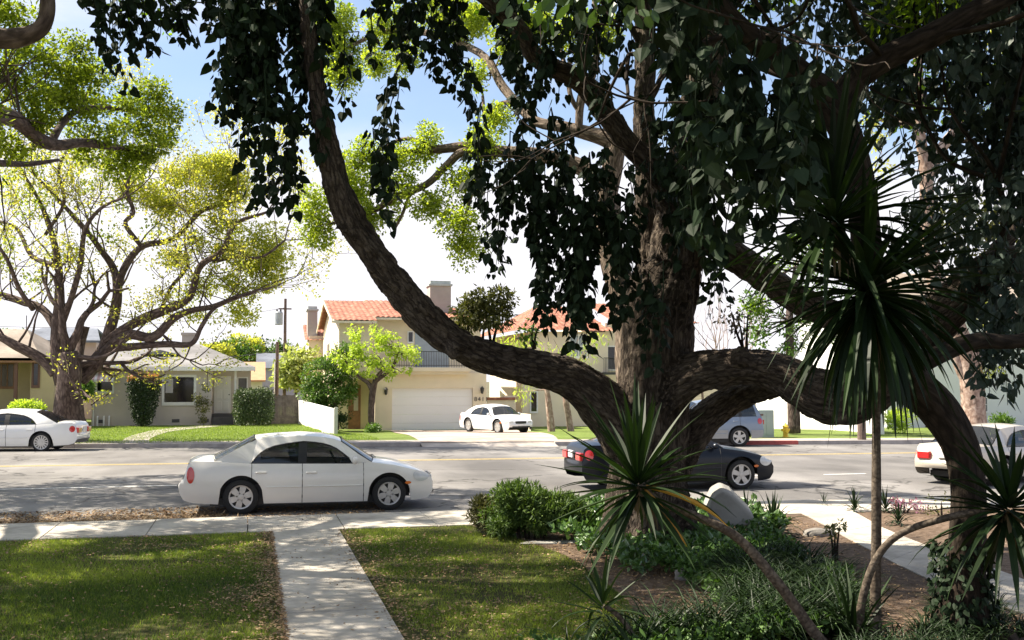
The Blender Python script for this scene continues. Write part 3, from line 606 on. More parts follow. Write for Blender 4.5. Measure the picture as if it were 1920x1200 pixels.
for k in range(nst):
    q0, q1 = xa0 + (xa1 - xa0) * k / nst, xa0 + (xa1 - xa0) * (k + 1) / nst - .004
    (aw if k % 2 else aw2).extr([(q0, Y1 - .004, za), (q0, Y1 - .7, zb_), (q0, Y1 - .7, zb_ - .14), (q0, Y1 - .67, zb_ - .14), (q0, Y1 - .67, zb_ - .02), (q0, Y1 - .004, za - .05)], (q1 - q0, 0, 0))
ao = aw.build('awning', M('awning_white', (.6, .58, .57), .7), H); aw2.build('awning_stripe', M('awning_rose', (.45, .3, .29), .7), ao)
dd = MB(); dz0, dz1 = Z_(776, 417, Y1), Z_(705, 417, Y1); dx0, dx1 = X_(400, Y1), X_(432, Y1); yd = Y1 + 1.3
dd.box((dx0, yd - .05, dz0), (dx1, yd - .004, dz1))
for i in range(2):
    for j in range(3):
        w_ = (dx1 - dx0); dd.box((dx0 + w_ * (.12 + .42 * i), yd - .07, dz0 + (dz1 - dz0) * (.06 + .32 * j)), (dx0 + w_ * (.46 + .42 * i), yd - .048, dz0 + (dz1 - dz0) * (.32 + .32 * j)), bev=.02)
do = dd.build('door', m_door, H); MB().lathe([(.001, -.04), (.035, -.03), (.035, 0), (.001, .02)], (dx1 - .09, yd - .09, (dz0 + dz1) / 2), 'y', 10).build('handle', m_iron, do)
MB().box((xp0 + .05, Y1 - .35, g0), (xp1 - .1, Y1 + 1.29, dz0 - .18)).box((xp0 + .05, Y1 + .25, dz0 - .178), (xp1 - .1, Y1 + 1.29, dz0 - .01)).build('porch_step', m_step, H)
MB().box((xp1 - .06, Y1 + .06, g0), (xp1 + .06, Y1 + .18, ze - .004)).build('porch_post', m_trim, H)
window(H, (X_(446, Y1), Z_(736, 450, Y1)), (X_(462, Y1), Z_(709, 450, Y1)), Y1 + 1.3, .07, glass=M('window_grey', (.12, .11, .11), .2))
rf = MB(); o = .55; xl, xr = xw0 - .3, X_(478, Y1); yf, yb_ = Y1 - o, Y1 + 9.6; zr = Z_(645, 350, Y1 + 4.7); xra, xrb = X_(255, Y1 + 4.7), X_(372, Y1 + 4.7); ym = Y1 + 4.7
e = [(xl, yf, ze + .1), (xr, yf, ze + .1), (xr, yb_, ze + .1), (xl, yb_, ze + .1)]; r0, r1 = (xra, ym, zr), (xrb, ym, zr)
for q in ([e[0], e[1], r1, r0], [e[1], e[2], r1], [e[2], e[3], r0, r1], [e[3], e[0], r0]): rf.ngon(q)
ro = rf.build('roof', m_shingle, H)
MB().box((xl, yf, ze - .12), (xr, yf + .03, ze + .098)).box((xr - .03, yf + .031, ze - .12), (xr, yb_, ze + .098)).box((xl, yf + .031, ze - .12), (xl + .03, yb_, ze + .098)).box((xl + .031, yf + .031, ze - .02), (xr - .031, yb_, ze + .0)).build('fascia', m_trim, ro)
sg_ = MB(); a0 = PY(262, 661, Y1 + 1.6); sg_.extr([(a0[0], a0[1], a0[2] - .1), (X_(336, Y1 + 1.6), a0[1], a0[2] - .1), ((a0[0] + X_(336, Y1 + 1.6)) / 2, a0[1], a0[2] + .16)], (0, 4.5, 0)); sg_.build('roof_dormer', m_shingle, ro)
c0 = PY(342, 624, Y1 + 6); c1 = PY(365, 650, Y1 + 6)
ch = MB(); ch.box((c0[0], Y1 + 5.6, c1[2] - .6), (c1[0], Y1 + 6.4, c0[2] - .15)).box((c0[0] - .06, Y1 + 5.54, c0[2] - .148), (c1[0] + .06, Y1 + 6.46, c0[2])); ch.build('chimney', m_chim, ro)

MB().tube([(xw0 + .1, Y1 - .06, g0), (xw0 + .1, Y1 - .06, ze - .15)], [.04, .04], n=8).build('downspout', m_trim, H)
for u in (190, 330, 385): MB().box((X_(u, Y1) - .2, Y1 - .015, gh + .15), (X_(u, Y1) + .2, Y1 - .002, gh + .33)).build('foundation_vent', m_step, H)
for u in (184, 196, 206): MB().tube([(X_(u, Y1), Y1 - .12, gh - .1), (X_(u, Y1), Y1 - .12, gh + .45), (X_(u, Y1), Y1 - .02, gh + .5)], [.05, .05, .04], n=6).build('meter_pipe', m_garage, H)
# --- ochre house at the left edge, and the taller house behind
Yl = 58.5
HL = thing('house', 'ochre bungalow with a tan roof and brown porch at the left edge', 'house', (X_(20, Yl), Yl, -.1))
x0, x1 = -46., X_(100, Yl); zl = Z_(672, 40, Yl); xw = X_(56, Yl)
MB().box((x0, Yl + 2, -.4), (x1, Yl + 9, zl)).box((xw + .002, Yl, -.4), (x1, Yl + 1.998, zl - .002)).build('wall', m_yellow, HL)
rf = MB(); slab(rf, [(x0, Yl - .5, zl + .02), (X_(58, Yl) + .5, Yl - .5, zl + .02), (X_(40, Yl + 4), Yl + 5, zl + 1.7), (x0, Yl + 5, zl + 1.7)], .14); slab(rf, [(X_(58, Yl) + .5, Yl - .5, zl + .02), (x1 + .3, Yl + 9, zl + .02), (X_(40, Yl + 4), Yl + 5, zl + 1.7)], .14); rf.build('roof', m_tanroof, HL)
MB().box((x0, Yl - .5, zl - .22), (xw + .6, Yl - .45, zl + .018)).build('fascia', m_brown, HL)
for u in (31, -25): MB().box((X_(u, Yl) - .08, Yl - .35, -.4), (X_(u, Yl) + .08, Yl - .2, zl - .13)).build('porch_post', m_redtrim, HL)
window(HL, (X_(-10, Yl + 2), Z_(725, 20, Yl)), (X_(24, Yl + 2), Z_(682, 20, Yl)), Yl + 2, .09, (3, 1), fm=m_brown, glass=M('window_brown', (.1, .075, .05), .2))
window(HL, (X_(62, Yl), Z_(722, 70, Yl)), (X_(70, Yl), Z_(682, 70, Yl)), Yl, .1, fm=m_redtrim)
MB().box((x0, Yl - .4, -.4), (xw - .004, Yl + 1.99, .25)).build('porch_floor', m_step, HL)
Yt = 72.
HT = thing('house', 'two-storey pinkish house with a blue-grey roof behind the left bungalows', 'house', (X_(80, Yt), Yt, -.1))
x0, x1 = X_(12, Yt), X_(178, Yt); zt = Z_(641, 90, Yt); ztt = Z_(614, 90, Yt + 3)
MB().box((x0, Yt, -.4), (x1, Yt + 7, zt)).build('wall', m_pink, HT)
rf = MB(); slab(rf, [(x0 - .5, Yt - .5, zt + .1), (x1 + .3, Yt - .5, zt + .1), (x1 - .4, Yt + 3.5, ztt), (x0 + 1.4, Yt + 3.5, ztt)], .14); slab(rf, [(x1 + .3, Yt + 7.5, zt + .1), (x0 - .5, Yt + 7.5, zt + .1), (x0 + 1.4, Yt + 3.51, ztt), (x1 - .4, Yt + 3.51, ztt)], .14); slab(rf, [(x0 - .5, Yt + 7.5, zt + .1), (x0 - .5, Yt - .5, zt + .1), (x0 + 1.39, Yt + 3.5, ztt)]); rf.build('roof', m_bluesh, HT)
window(HT, (X_(128, Yt), Z_(690, 130, Yt)), (X_(142, Yt), Z_(651, 130, Yt)), Yt, .1, (1, 2), glass=M('window_blue', (.25, .28, .3), .2))
MB().tube([(X_(43, Yt + 3), Yt + 3.5, ztt - .2), (X_(43, Yt + 3), Yt + 3.5, ztt + .8)], [.03, .03], n=6).build('vent_pipe', m_iron, HT)

# --- two-storey house with tile roof (number 8411)
Ya = 59.3; ga = -.5
HA = thing('villa', 'two-storey cream villa with terracotta roof and a wide white garage door', 'house', (X_(800, Ya), Ya, ga + .05))
xl, xg, xr = X_(637, Ya), X_(703, Ya), X_(912, Ya); zu = Z_(700, 800, Ya); zeA = Z_(604, 700, Ya + .9); Yu = Ya + 1.4
gx0, gx1, gz1 = X_(735, Ya), X_(887, Ya), Z_(728, 810, Ya); g_ = -1.0
mb = MB(); mb.box((xg, Ya, g_), (gx0, Ya + 10, zu)); mb.box((gx1, Ya, g_), (xr, Ya + 10, zu)); mb.box((gx0 + .002, Ya, gz1), (gx1 - .002, Ya + 10, zu - .002)); mb.box((xl, Ya + 2.2, g_), (xg - .002, Ya + 14, zu))
xm = X_(692, Yu)
mb.box((xl, Ya + .9, zu + .002), (xm, Ya + 14, zeA)); mb.box((xm + .002, Yu + .6, zu + .004), (X_(905, Yu), Ya + 13.5, zeA + .3)); mb.box((xl, Ya + .9, zu - .35), (xg - .004, Ya + 2.19, zu))
mb.build('wall', m_cream_w, HA)
gd = MB(); nz = 5
for k in range(nz):
    z0, z1 = ga - .05 + (gz1 - ga + .05) * k / nz, ga - .05 + (gz1 - ga + .05) * (k + 1) / nz; gd.box((gx0 + .004, Ya + .18, z0 + .003), (gx1 - .004, Ya + .24, z1 - .003), bev=.004)
gd.build('garage_door', m_garage, HA)
ds_ = MB(); dx0, dx1 = X_(653, Ya + 2.2), X_(676, Ya + 2.2); dz1 = Z_(722, 665, Ya + 2.2); ds_.box((dx0, Ya + 2.1, ga), (dx1, Ya + 2.196, dz1)); 
for j in range(3): ds_.box((dx0 + .15, Ya + 2.08, ga + .25 + j * .75), (dx1 - .15, Ya + 2.098, ga + .85 + j * .75), bev=.02)
do = ds_.build('door', m_brown, HA); MB().box((dx0 + .3, Ya + 2.06, ga + 1.1), (dx0 + .55, Ya + 2.079, ga + 1.9)).build('door_light', M('door_pane', (.5, .45, .38), .3), do)
bs = MB(); bx0, bx1 = X_(738, Ya), X_(880, Ya); zb0 = Z_(697, 800, Ya); zb1 = Z_(689, 800, Ya); bs.box((bx0, Ya - .5, zb0), (bx1, Yu + .59, zb1), bev=.03); bs.box((bx0 + .1, Ya - .35, zb0 - .15), (bx1 - .1, Ya - .002, zb0 - .002)); bo_ = bs.build('balcony', m_cream2, HA)
rl = MB(); zt_ = Z_(660, 800, Ya); n = 44
for k in range(n + 1): x = bx0 + .08 + (bx1 - bx0 - .16) * k / n; rl.box((x - .012, Ya - .44, zb1), (x + .012, Ya - .416, zt_))
rl.box((bx0 + .05, Ya - .45, zt_), (bx1 - .05, Ya - .405, zt_ + .04)); rl.box((bx0 + .05, Ya - .445, zb1 + .1), (bx1 - .05, Ya - .411, zb1 + .13)); rl.build('balcony_railing', m_iron, bo_)
MB().box((X_(780, Yu), Yu + .58, zb1), (X_(845, Yu), Yu + .599, zb1 + 2.05)).build('balcony_door', M('pale_pane', (.3, .34, .38), .15), HA)
window(HA, (X_(768, Yu), Z_(640, 770, Yu)), (X_(776, Yu), Z_(622, 770, Yu)), Yu + .6, .06)
ww = MB(); ww.lathe([(.001, .02), (.3, .0), (.3, -.05), (.001, -.06)], (X_(666, Ya + .9), Ya + .89, Z_(632, 666, Ya + .9)), 'y', 16); ww.build('arched_window', m_dkglass, HA)
def side_window(parent, x, Y0, Y1_, z0, z1):
    f = MB(); f.box((x - .05, Y0 - .08, z0 - .08), (x - .002, Y1_ + .08, z0)); f.box((x - .05, Y0 - .08, z1), (x - .002, Y1_ + .08, z1 + .08)); f.box((x - .05, Y0 - .08, z0), (x - .002, Y0, z1)); f.box((x - .05, Y1_, z0), (x - .002, Y1_ + .08, z1)); o_ = f.build('window', m_trim, parent)
    MB().box((x - .02, Y0, z0), (x - .003, Y1_, z1)).build('pane', m_dkglass, o_)
side_window(HA, xl, Ya + 8, Ya + 9.4, 3.6, 4.6)
zrA = Z_(566, 615, Ya + 8); yr = Ya + 7.5; xe_ = X_(905, Yu) + .4
rf = MB(); tiles(rf, (xl - .45, Ya + .35, zeA + .02), (xm + .3, Ya + .35, zeA + .02), (xm + .3, yr, zrA), (xl - .45, yr, zrA))
tiles(rf, (xm + .302, Yu - .1, zeA + .28), (xe_, Yu - .1, zeA + .28), (xe_ - 2.5, yr, zrA + .05), (xm + .302, yr, zrA + .05))
tiles(rf, (xe_, Yu - .1, zeA + .28), (xe_, Ya + 14, zeA + .28), (xe_ - 2.5, yr + 1, zrA + .05), (xe_ - 2.5, yr, zrA + .05))
tiles(rf, (xe_, Ya + 14.3, zeA + .1), (xl - .45, Ya + 14.3, zeA + .1), (xl - .45, yr, zrA), (xe_ - 2.5, yr, zrA)); ro = rf.build('roof', m_tile, HA, smooth=50)
MB().extr([(xl - .004, Ya + .9, zeA), (xl - .004, Ya + 14, zeA), (xl - .004, yr, zrA - .1)], (.25, 0, 0)).build('gable', m_cream2, HA)
fa = MB(); fa.extr([(xl - .46, Ya + .3, zeA - .1), (xl - .46, yr, zrA - .14), (xl - .46, yr, zrA + .03), (xl - .46, Ya + .3, zeA + .04)], (.06, 0, 0)); fa.extr([(xl - .46, yr + .01, zrA - .14), (xl - .46, Ya + 14.2, zeA - .1), (xl - .46, Ya + 14.2, zeA + .04), (xl - .46, yr + .01, zrA + .03)], (.06, 0, 0)); fa.box((xl - .39, Ya + .3, zeA - .1), (xm + .3, Ya + .36, zeA + .03)); fa.box((xm + .31, Yu - .15, zeA + .17), (xe_, Yu - .09, zeA + .29)); fa.build('fascia', m_cream2, ro)
def chimney(par, u0, u1, v0, v1, Y, dp, sub):
    a, b = PY(u0, v0, Y), PY(u1, v1, Y); c = MB(); c.box((a[0] + .08, Y, b[2]), (b[0] - .08, Y + dp, a[2] - .3)); o_ = c.build('chimney', m_chim, par)
    k = MB(); k.box((a[0], Y - .08, a[2] - .298), (b[0], Y + dp + .08, a[2] - .18)); k.box((a[0] + .1, Y + .02, a[2] - .178), (b[0] - .1, Y + dp - .02, a[2])); k.build('chimney_cap', m_chimcap, o_); return o_
chimney(ro, 804, 848, 526, 604, Ya + 3.2, 1.3, 0)
cl = chimney(HA, 575, 597, 574, 640, Ya + 15, 1.4, 0); a, b = PY(579, 630, Ya + 15), PY(599, 780, Ya + 15); MB().box((a[0], Ya + 14.6, -1), (b[0] + 1, Ya + 18, a[2])).build('wing_wall', m_cream2, HA)
wr_ = MB(); q0 = PY(583, 615, Ya + 12); tiles(wr_, (xl - 1.2, Ya + 14.4, zeA - .6), (xl + 1.2, Ya + 14.4, zeA - .6), (xl + 1.2, Ya + 18, zeA + .6), (xl - 1.2, Ya + 18, zeA + .6)); wr_.build('wing_roof', m_tile, HA, smooth=50)
def wall_lamp(u, v):
    p = PY(u, v, Ya); l = MB(); l.box((p[0] - .05, Ya - .03, p[2] - .1), (p[0] + .05, Ya - .002, p[2] + .1)); l.lathe([(.001, -.2), (.07, -.16), (.11, .1), (.13, .12), (.03, .22), (.001, .24)], (p[0], Ya - .16, p[2] + .03), 'z', 8); l.box((p[0] - .015, Ya - .16, p[2] + .1), (p[0] + .015, Ya - .031, p[2] + .13)); l.build('wall_lamp', m_iron, HA)
wall_lamp(903, 733); wall_lamp(723, 735)
cu = bpy.data.curves.new('house_number', 'FONT'); cu.body = '8411'; cu.size = .34; cu.extrude = .01; cu.align_x = 'CENTER'; cu.space_character = 1.25
tmp = bpy.data.objects.new('tmp', cu); col.objects.link(tmp); bpy.context.view_layer.update(); me = bpy.data.meshes.new_from_object(tmp.evaluated_get(bpy.context.evaluated_depsgraph_get())); bpy.data.objects.remove(tmp)
p = PY(902, 752, Ya); hn = bpy.data.objects.new('house_number', me); me.materials.clear(); me.materials.append(m_iron); col.objects.link(hn); hn.parent = HA; hn.location = Vector((p[0], Ya - .02, p[2])) - HA.location; hn.rotation_euler = (R(90), 0, 0)
# --- second villa
Yb = 63.5
HB = thing('villa', 'pale two-storey villa with terracotta roof half hidden by the big trunk', 'house', (X_(1120, Yb), Yb, ga))
xl, xr = X_(962, Yb), X_(1303, Yb); zb_e = Z_(622, 1080, Yb); x2 = X_(1140, Yb)
mb = MB(); mb.box((xl + 1.2, Yb, g_), (x2, Yb + 12, zb_e)); mb.box((x2 + .002, Yb + .5, g_), (xr, Yb + 12, zb_e + .6)); mb.box((xl + .2, Yb - 1.5, g_), (X_(1090, Yb), Yb - .002, Z_(700, 1000, Yb))); mb.build('wall', m_cream2, HB)
zr = Z_(575, 1050, Yb + 5); rf = MB()
tiles(rf, (xl + .2, Yb - .5, zb_e), (x2 + .4, Yb - .5, zb_e), (x2 - .4, Yb + 6, zr), (xl + 3, Yb + 6, zr)); tiles(rf, (xl + .2, Yb + 12.4, zb_e), (xl + .2, Yb - .5, zb_e), (xl + 3, Yb + 6, zr), (xl + 3, Yb + 6.01, zr)); tiles(rf, (x2 + .402, Yb, zb_e + .6), (xr + .4, Yb, zb_e + .6), (xr - 3, Yb + 6, zr + .3), (x2 + .402, Yb + 6, zr + .3))
tiles(rf, (xr + .4, Yb, zb_e + .6), (xr + .4, Yb + 12, zb_e + .6), (xr - 3, Yb + 6.01, zr + .3), (xr - 3, Yb + 6, zr + .3)); rf.build('roof', m_tile, HB, smooth=50)
window(HB, (X_(1070, Yb), Z_(668, 1080, Yb)), (X_(1100, Yb), Z_(630, 1080, Yb)), Yb, .1, (2, 2), glass=M('window_sky', (.3, .33, .36), .15))
window(HB, (X_(984, Yb), Z_(770, 985, Yb)), (X_(994, Yb), Z_(735, 985, Yb)), Yb - 1.5, .08)
window(HB, (X_(1145, Yb), Z_(692, 1150, Yb)), (X_(1160, Yb), Z_(650, 1150, Yb)), Yb + .5, .08)
rl = MB(); x0_, x1_ = X_(1128, Yb), X_(1166, Yb); z0_, z1_ = Z_(698, 1140, Yb), Z_(672, 1140, Yb)
for k in range(15): x = x0_ + (x1_ - x0_) * k / 14; rl.box((x - .012, Yb - .5, z0_), (x + .012, Yb - .476, z1_))
rl.box((x0_, Yb - .51, z1_), (x1_, Yb - .466, z1_ + .04)); rl.box((x0_, Yb - .6, z0_ - .15), (x1_, Yb - .003, z0_ - .002)); rl.build('balcony_railing', m_iron, HB)
# gate and low walls between the villas
gw = MB(); Yg = 60.5; gw.box((X_(915, Yg), Yg, -1), (X_(945, Yg), Yg + .2, Z_(748, 930, Yg))); gw.box((X_(945, Yg) + .002, Yg - .01, -1), (X_(967, Yg), Yg + .2, Z_(742, 955, Yg))); tag(gw.build('garden_wall', m_cream2), 'tan courtyard wall between the two cream villas', 'wall')
gr = MB(); gr.box((X_(912, Yg), Yg - .1, Z_(750, 930, Yg)), (X_(966, Yg), Yg + .3, Z_(745, 930, Yg)), bev=.03); tag(gr.build('wall_coping', m_tile), 'terracotta coping on the courtyard wall beside the garage', 'coping')
lw = MB(); pA, pB = G(968, 803, -.4), G(995, 806, -.35); lw.prism([pA[:2], (pB[0], pB[1]), (pB[0] + .05, pB[1] + .2), (pA[0] + .05, pA[1] + .2)], -1, Z_(775, 980, 58)); tag(lw.build('low_wall', m_cream2), 'short pale stub wall right of the driveway', 'wall')
# --- boundary wall, fences
wl = MB(); a = G(558, 797, -.2); b = G(622, 815, -.1); wn = .09
za0, zb0_ = P(558, 752, 58.)[2], 1.0
wl.extr([(a[0], a[1], -.8), (b[0], b[1], -.6), (b[0], b[1], 1.05), (a[0], a[1], 1.2)], (.18, .02, 0)); tag(wl.build('boundary_wall', m_whitew), 'white rendered wall running back between bungalow and villa', 'wall')
fp = thing('picket_fence', 'short pale board fence panel at the street end of the white wall', 'fence', G(612, 815, -.05))
q0, q1 = G(603, 813, -.08), G(626, 816, -.05)
f = MB()
for k in range(7):
    x = q0[:2] + (q1 - q0)[:2] * (k + .02) / 7; x2_ = q0[:2] + (q1 - q0)[:2] * (k + .9) / 7; f.prism([x, x2_, x2_ + [0, .03], x + [0, .03]], -.3, 1.12 + .02 * (k % 2))
f.build('board_panel', m_pfence, fp)
f = MB(); f.prism([q1[:2] + [.02, -.05], q1[:2] + [.16, -.05], q1[:2] + [.16, .1], q1[:2] + [.02, .1]], -.3, 1.16); f.build('post', m_pfence, fp)
bf = thing('board_fence', 'weathered brown board fence between the bungalow hedge and the white wall', 'fence', G(530, 792, -.15)); Yf = 61.5
nb = 22; xf0, xf1 = X_(506, Yf), X_(560, Yf)
f = MB()
for k in range(nb):
    x = xf0 + (xf1 - xf0) * k / nb; f.box((x, Yf + .02 * (k % 2), -.5), (x + (xf1 - xf0) / nb * .94, Yf + .03 + .02 * (k % 2), Z_(741, 530, Yf) + rs.uniform(-.05, .05)))
f.build('board_panel', m_fence, bf)
f = MB(); f.box((xf0, Yf + .055, .2), (xf1, Yf + .1, .3)); f.box((xf0, Yf + .055, 1.1), (xf1, Yf + .1, 1.2)); f.build('rail', m_fence, bf)
# far buildings glimpsed in the gap
fb = thing('shed', 'small pale outbuilding with an orange roof behind the bungalow', 'shed', PY(478, 740, 74)); 
p0_, p1_ = PY(464, 745, 74), PY(492, 714, 74); MB().box((p0_[0], 74, -.5), (p1_[0], 78, p1_[2])).build('wall', m_whitew, fb); slab(MB(), [(p0_[0] - 1, 73.6, p1_[2] + .05), (p1_[0] + .2, 73.6, p1_[2] + .05), (p1_[0] + .2, 76, p1_[2] + 1.3), (p0_[0] - 1, 76, p1_[2] + 1.3)]).build('roof', M('orange_roof', (.5, .27, .15), .8), fb)
fb = thing('house', 'distant pale mauve building behind the utility pole', 'building', PY(520, 740, 105)); p0_, p1_ = PY(486, 745, 105), PY(570, 690, 105); MB().box((p0_[0], 105, -.7), (p1_[0], 112, p1_[2])).build('wall', M('mauve_wall', (.42, .37, .4), .9), fb)
MB().extr([(p0_[0] - .3, 104.6, p1_[2]), (p0_[0] - .3, 112.4, p1_[2]), (p0_[0] - .3, 108.5, p1_[2] + 1.5)], (p1_[0] - p0_[0] + .6, 0, 0)).build('roof', m_bluesh, fb)
# --- right hand side: long white wall, white building
wa, wb_ = P(1648, 818, 46), P(1418, 808, 62); w2 = MB(); d_ = nrm(wb_ - wa); nn = np.array([-d_[1], d_[0], 0]); nn = nn if nn[0] > 0 else -nn
w2.prism([wa[:2], wb_[:2], wb_[:2] + nn[:2] * .25, wa[:2] + nn[:2] * .25], -1, 1.55); tag(w2.build('long_wall', m_whitew), 'long sunlit white wall behind the utility cabinet and hydrant', 'wall')
Yw = 50.
HW = thing('house', 'pale green-white house at the right edge with a small grey window', 'house', PY(1800, 810, Yw))
x0, x1 = X_(1662, Yw), X_(1662, Yw) + 22; zh = Z_(560, 1800, Yw)
mb = MB(); mb.box((x0, Yw, -1), (x1, Yw + 9, zh)); mb.build('wall', m_greenw, HW)
window(HW, (X_(1831, Yw), Z_(771, 1840, Yw)), (X_(1850, Yw), Z_(746, 1840, Yw)), Yw, .08, (1, 2), glass=M('window_slate', (.16, .16, .17), .2))
MB().box((X_(1734, Yw), Yw - .06, -.8), (X_(1752, Yw), Yw - .003, Z_(762, 1740, Yw))).build('door', m_redtrim, HW)
slab(MB(), [(x0 - .6, Yw - .6, zh + .1), (x1 + .6, Yw - .6, zh + .1), (x1 + .6, Yw + 4.5, zh + 1.8), (x0 - .6, Yw + 4.5, zh + 1.8)], .2).build('roof', m_tanroof, HW)
# utility cabinet, hydrant, banded pole
p = G(1437, 822, -.02); cb = thing('utility_cabinet', 'grey-green metal utility cabinet by the white wall', 'cabinet', p)
s_ = 2000 / 43.; mb = MB(); mb.box((p[0] - .36, p[1], -.1), (p[0] + .36, p[1] + .55, 1.13), bev=.03); mb.build('body', m_blueg, cb); MB().box((p[0] - .4, p[1] - .04, -.1), (p[0] + .4, p[1] + .6, .03)).build('plinth', m_conc, cb)
mb = MB(); mb.box((p[0] - .3, p[1] - .012, .12), (p[0] - .006, p[1] - .002, 1.05)); mb.box((p[0] + .006, p[1] - .012, .12), (p[0] + .3, p[1] - .002, 1.05)); dpo = mb.build('door', m_blueg, cb); MB().box((p[0] - .27, p[1] - .017, .9), (p[0] - .13, p[1] - .0125, .97)).build('warning_sticker', m_redtrim, dpo)
p = G(1473, 821, -.02); hy = thing('fire_hydrant', 'yellow fire hydrant in front of the white wall', 'hydrant', p)
mb = MB(); mb.lathe([(.001, 0), (.16, 0), (.16, .05), (.1, .06), (.1, .42), (.13, .43), (.13, .47), (.1, .5), (.06, .56), (.001, .58)], p, 'z', 14); mb.build('barrel', m_hyd, hy)
mb = MB(); mb.lathe([(.001, -.17), (.06, -.17), (.06, .17), (.001, .17)], p + np.array([0, 0, .33]), 'x', 10); mb.lathe([(.001, -.02), (.075, -.02), (.075, .16), (.001, .16)], p + np.array([0, 0, .27]), 'y', 10); mb.build('outlet', m_hyd, hy); mb = MB(); mb.lathe([(.001, 0), (.025, 0), (.025, .05), (.001, .05)], p + np.array([0, 0, .57]), 'z', 6); mb.build('valve_nut', m_hyd, hy)
def pole(u, v, z, h, r, label, bands=0, transf=False):
    p = G(u, v, z); t = thing('utility_pole', label, 'pole', p); MB().tube([p - np.array([0, 0, .5]), p + np.array([0, 0, h])], [r, r * .75], n=12).build('post', m_wood, t)
    for k in range(bands):
        MB().tube([p + np.array([0, 0, .85 + k * .2]), p + np.array([0, 0, .89 + k * .2])], [r * 1.04] * 2, n=12).build('reflective_band', m_hyd, t)
    return t, p
pole(1616, 826, -.02, 8, .17, 'dark pole with yellow reflective bands by the white wall', 3)
p = PY(533, 748, 72); t = thing('utility_pole', 'tall wooden utility pole with a grey transformer behind the brown fence', 'pole', (p[0], p[1], -.5)); zt2 = PY(533, 560, 72)[2]
MB().tube([(p[0], 72, -1), (p[0], 72, zt2)], [.13, .09], n=10).build('post', m_wood, t); MB().box((p[0] - .45, 71.8, zt2 - .73), (p[0] + .4, 71.88, zt2 - .64)).build('crossarm', m_wood, t)
mb = MB(); mb.lathe([(.001, 0), (.24, 0), (.26, .05), (.26, .8), (.2, .88), (.001, .9)], (p[0] - .42, 71.9, zt2 - 1.75), 'z', 14); tr_ = mb.build('transformer', M('transformer_grey', (.3, .33, .35), .5), t); mb = MB(); [mb.lathe([(.001, 0), (.05, 0), (.07, .05), (.04, .1), (.06, .15), (.001, .2)], (p[0] - .42 + d, 71.9, zt2 - .86), 'z', 8) for d in (-.12, .12)]; mb.build('insulator', m_iron, tr_)
q = PY(519, 735, 66); t2 = thing('utility_pole', 'short dark pole with a pale conduit beside the taller pole', 'pole', (q[0], 66, -.5)); zs2 = PY(519, 641, 66)[2]; MB().tube([(q[0], 66, -1), (q[0], 66, zs2)], [.12, .1], n=10).build('post', m_wood, t2); MB().tube([(q[0] - .14, 65.95, -1), (q[0] - .14, 65.95, zs2 - 1.2)], [.04, .04], n=6).build('conduit', m_trim, t2)
def wire(nm, label, pts, r=.012):
    a, b = map(np.array, pts); f = np.linspace(0, 1, 24)[:, None]; V = a + (b - a) * f; V[:, 2] -= 1.1 * (1 - (2 * f[:, 0] - 1) ** 2); tag(MB().tube(V, [r] * 24, n=4, step=1).build(nm, m_iron), label, 'cable')
wire('power_line', 'overhead cable running left from the tall utility pole top', (PY(-300, 585, 70), (p[0], 72, zt2 - .6)))
wire('power_line', 'lower overhead cable running left from the utility pole', (PY(-300, 640, 70), (p[0], 72, zt2 - 3.4)), .02)
wire('power_line', 'overhead cable running right from the utility pole past the villa chimney', ((p[0], 72, zt2 - 2.9), PY(760, 626, 88)))
# ---------------------------------------------------------------- trees
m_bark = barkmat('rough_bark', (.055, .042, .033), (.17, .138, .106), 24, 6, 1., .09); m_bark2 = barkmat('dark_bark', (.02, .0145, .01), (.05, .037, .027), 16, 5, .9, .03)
m_bark3 = barkmat('street_tree_bark', (.085, .062, .056), (.19, .145, .13), 11, 4, .8, .04); m_bark4 = barkmat('pinkish_bark', (.3, .21, .17), (.5, .4, .34), 6, 4, .6, .04)
m_bark5 = barkmat('camphor_bark', (.11, .085, .065), (.3, .24, .19), 20, 5, .9, .04)
m_stem = M('vine_stem', (.06, .05, .035), .8)
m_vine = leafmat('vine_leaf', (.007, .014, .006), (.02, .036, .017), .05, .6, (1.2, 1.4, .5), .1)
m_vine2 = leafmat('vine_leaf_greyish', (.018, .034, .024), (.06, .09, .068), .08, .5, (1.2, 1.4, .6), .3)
m_camph = leafmat('camphor_leaf', (.06, .12, .012), (.2, .29, .03), .5, .45, (1.6, 1.7, .4))
m_camphb = leafmat('bright_camphor_leaf', (.13, .19, .025), (.37, .44, .075), .6, .45, (1.6, 1.6, .55))
m_camphy = leafmat('yellowing_leaf', (.23, .28, .05), (.48, .47, .13), .58, .5, (1.7, 1.7, .6))
m_camphp = leafmat('thin_leaf', (.22, .25, .05), (.4, .38, .12), .55, .5, (1.7, 1.6, .6))
m_dkleaf = leafmat('dark_leaf', (.02, .045, .012), (.05, .09, .025), .2, .4)
m_lime = leafmat('lime_leaf', (.28, .38, .05), (.52, .6, .12), .55, .5, (1.3, 1.4, .5))
m_mid = leafmat('mid_leaf', (.05, .11, .02), (.12, .2, .04), .35, .45)
m_olive = leafmat('olive_leaf', (.07, .08, .022), (.17, .17, .055), .3, .5)

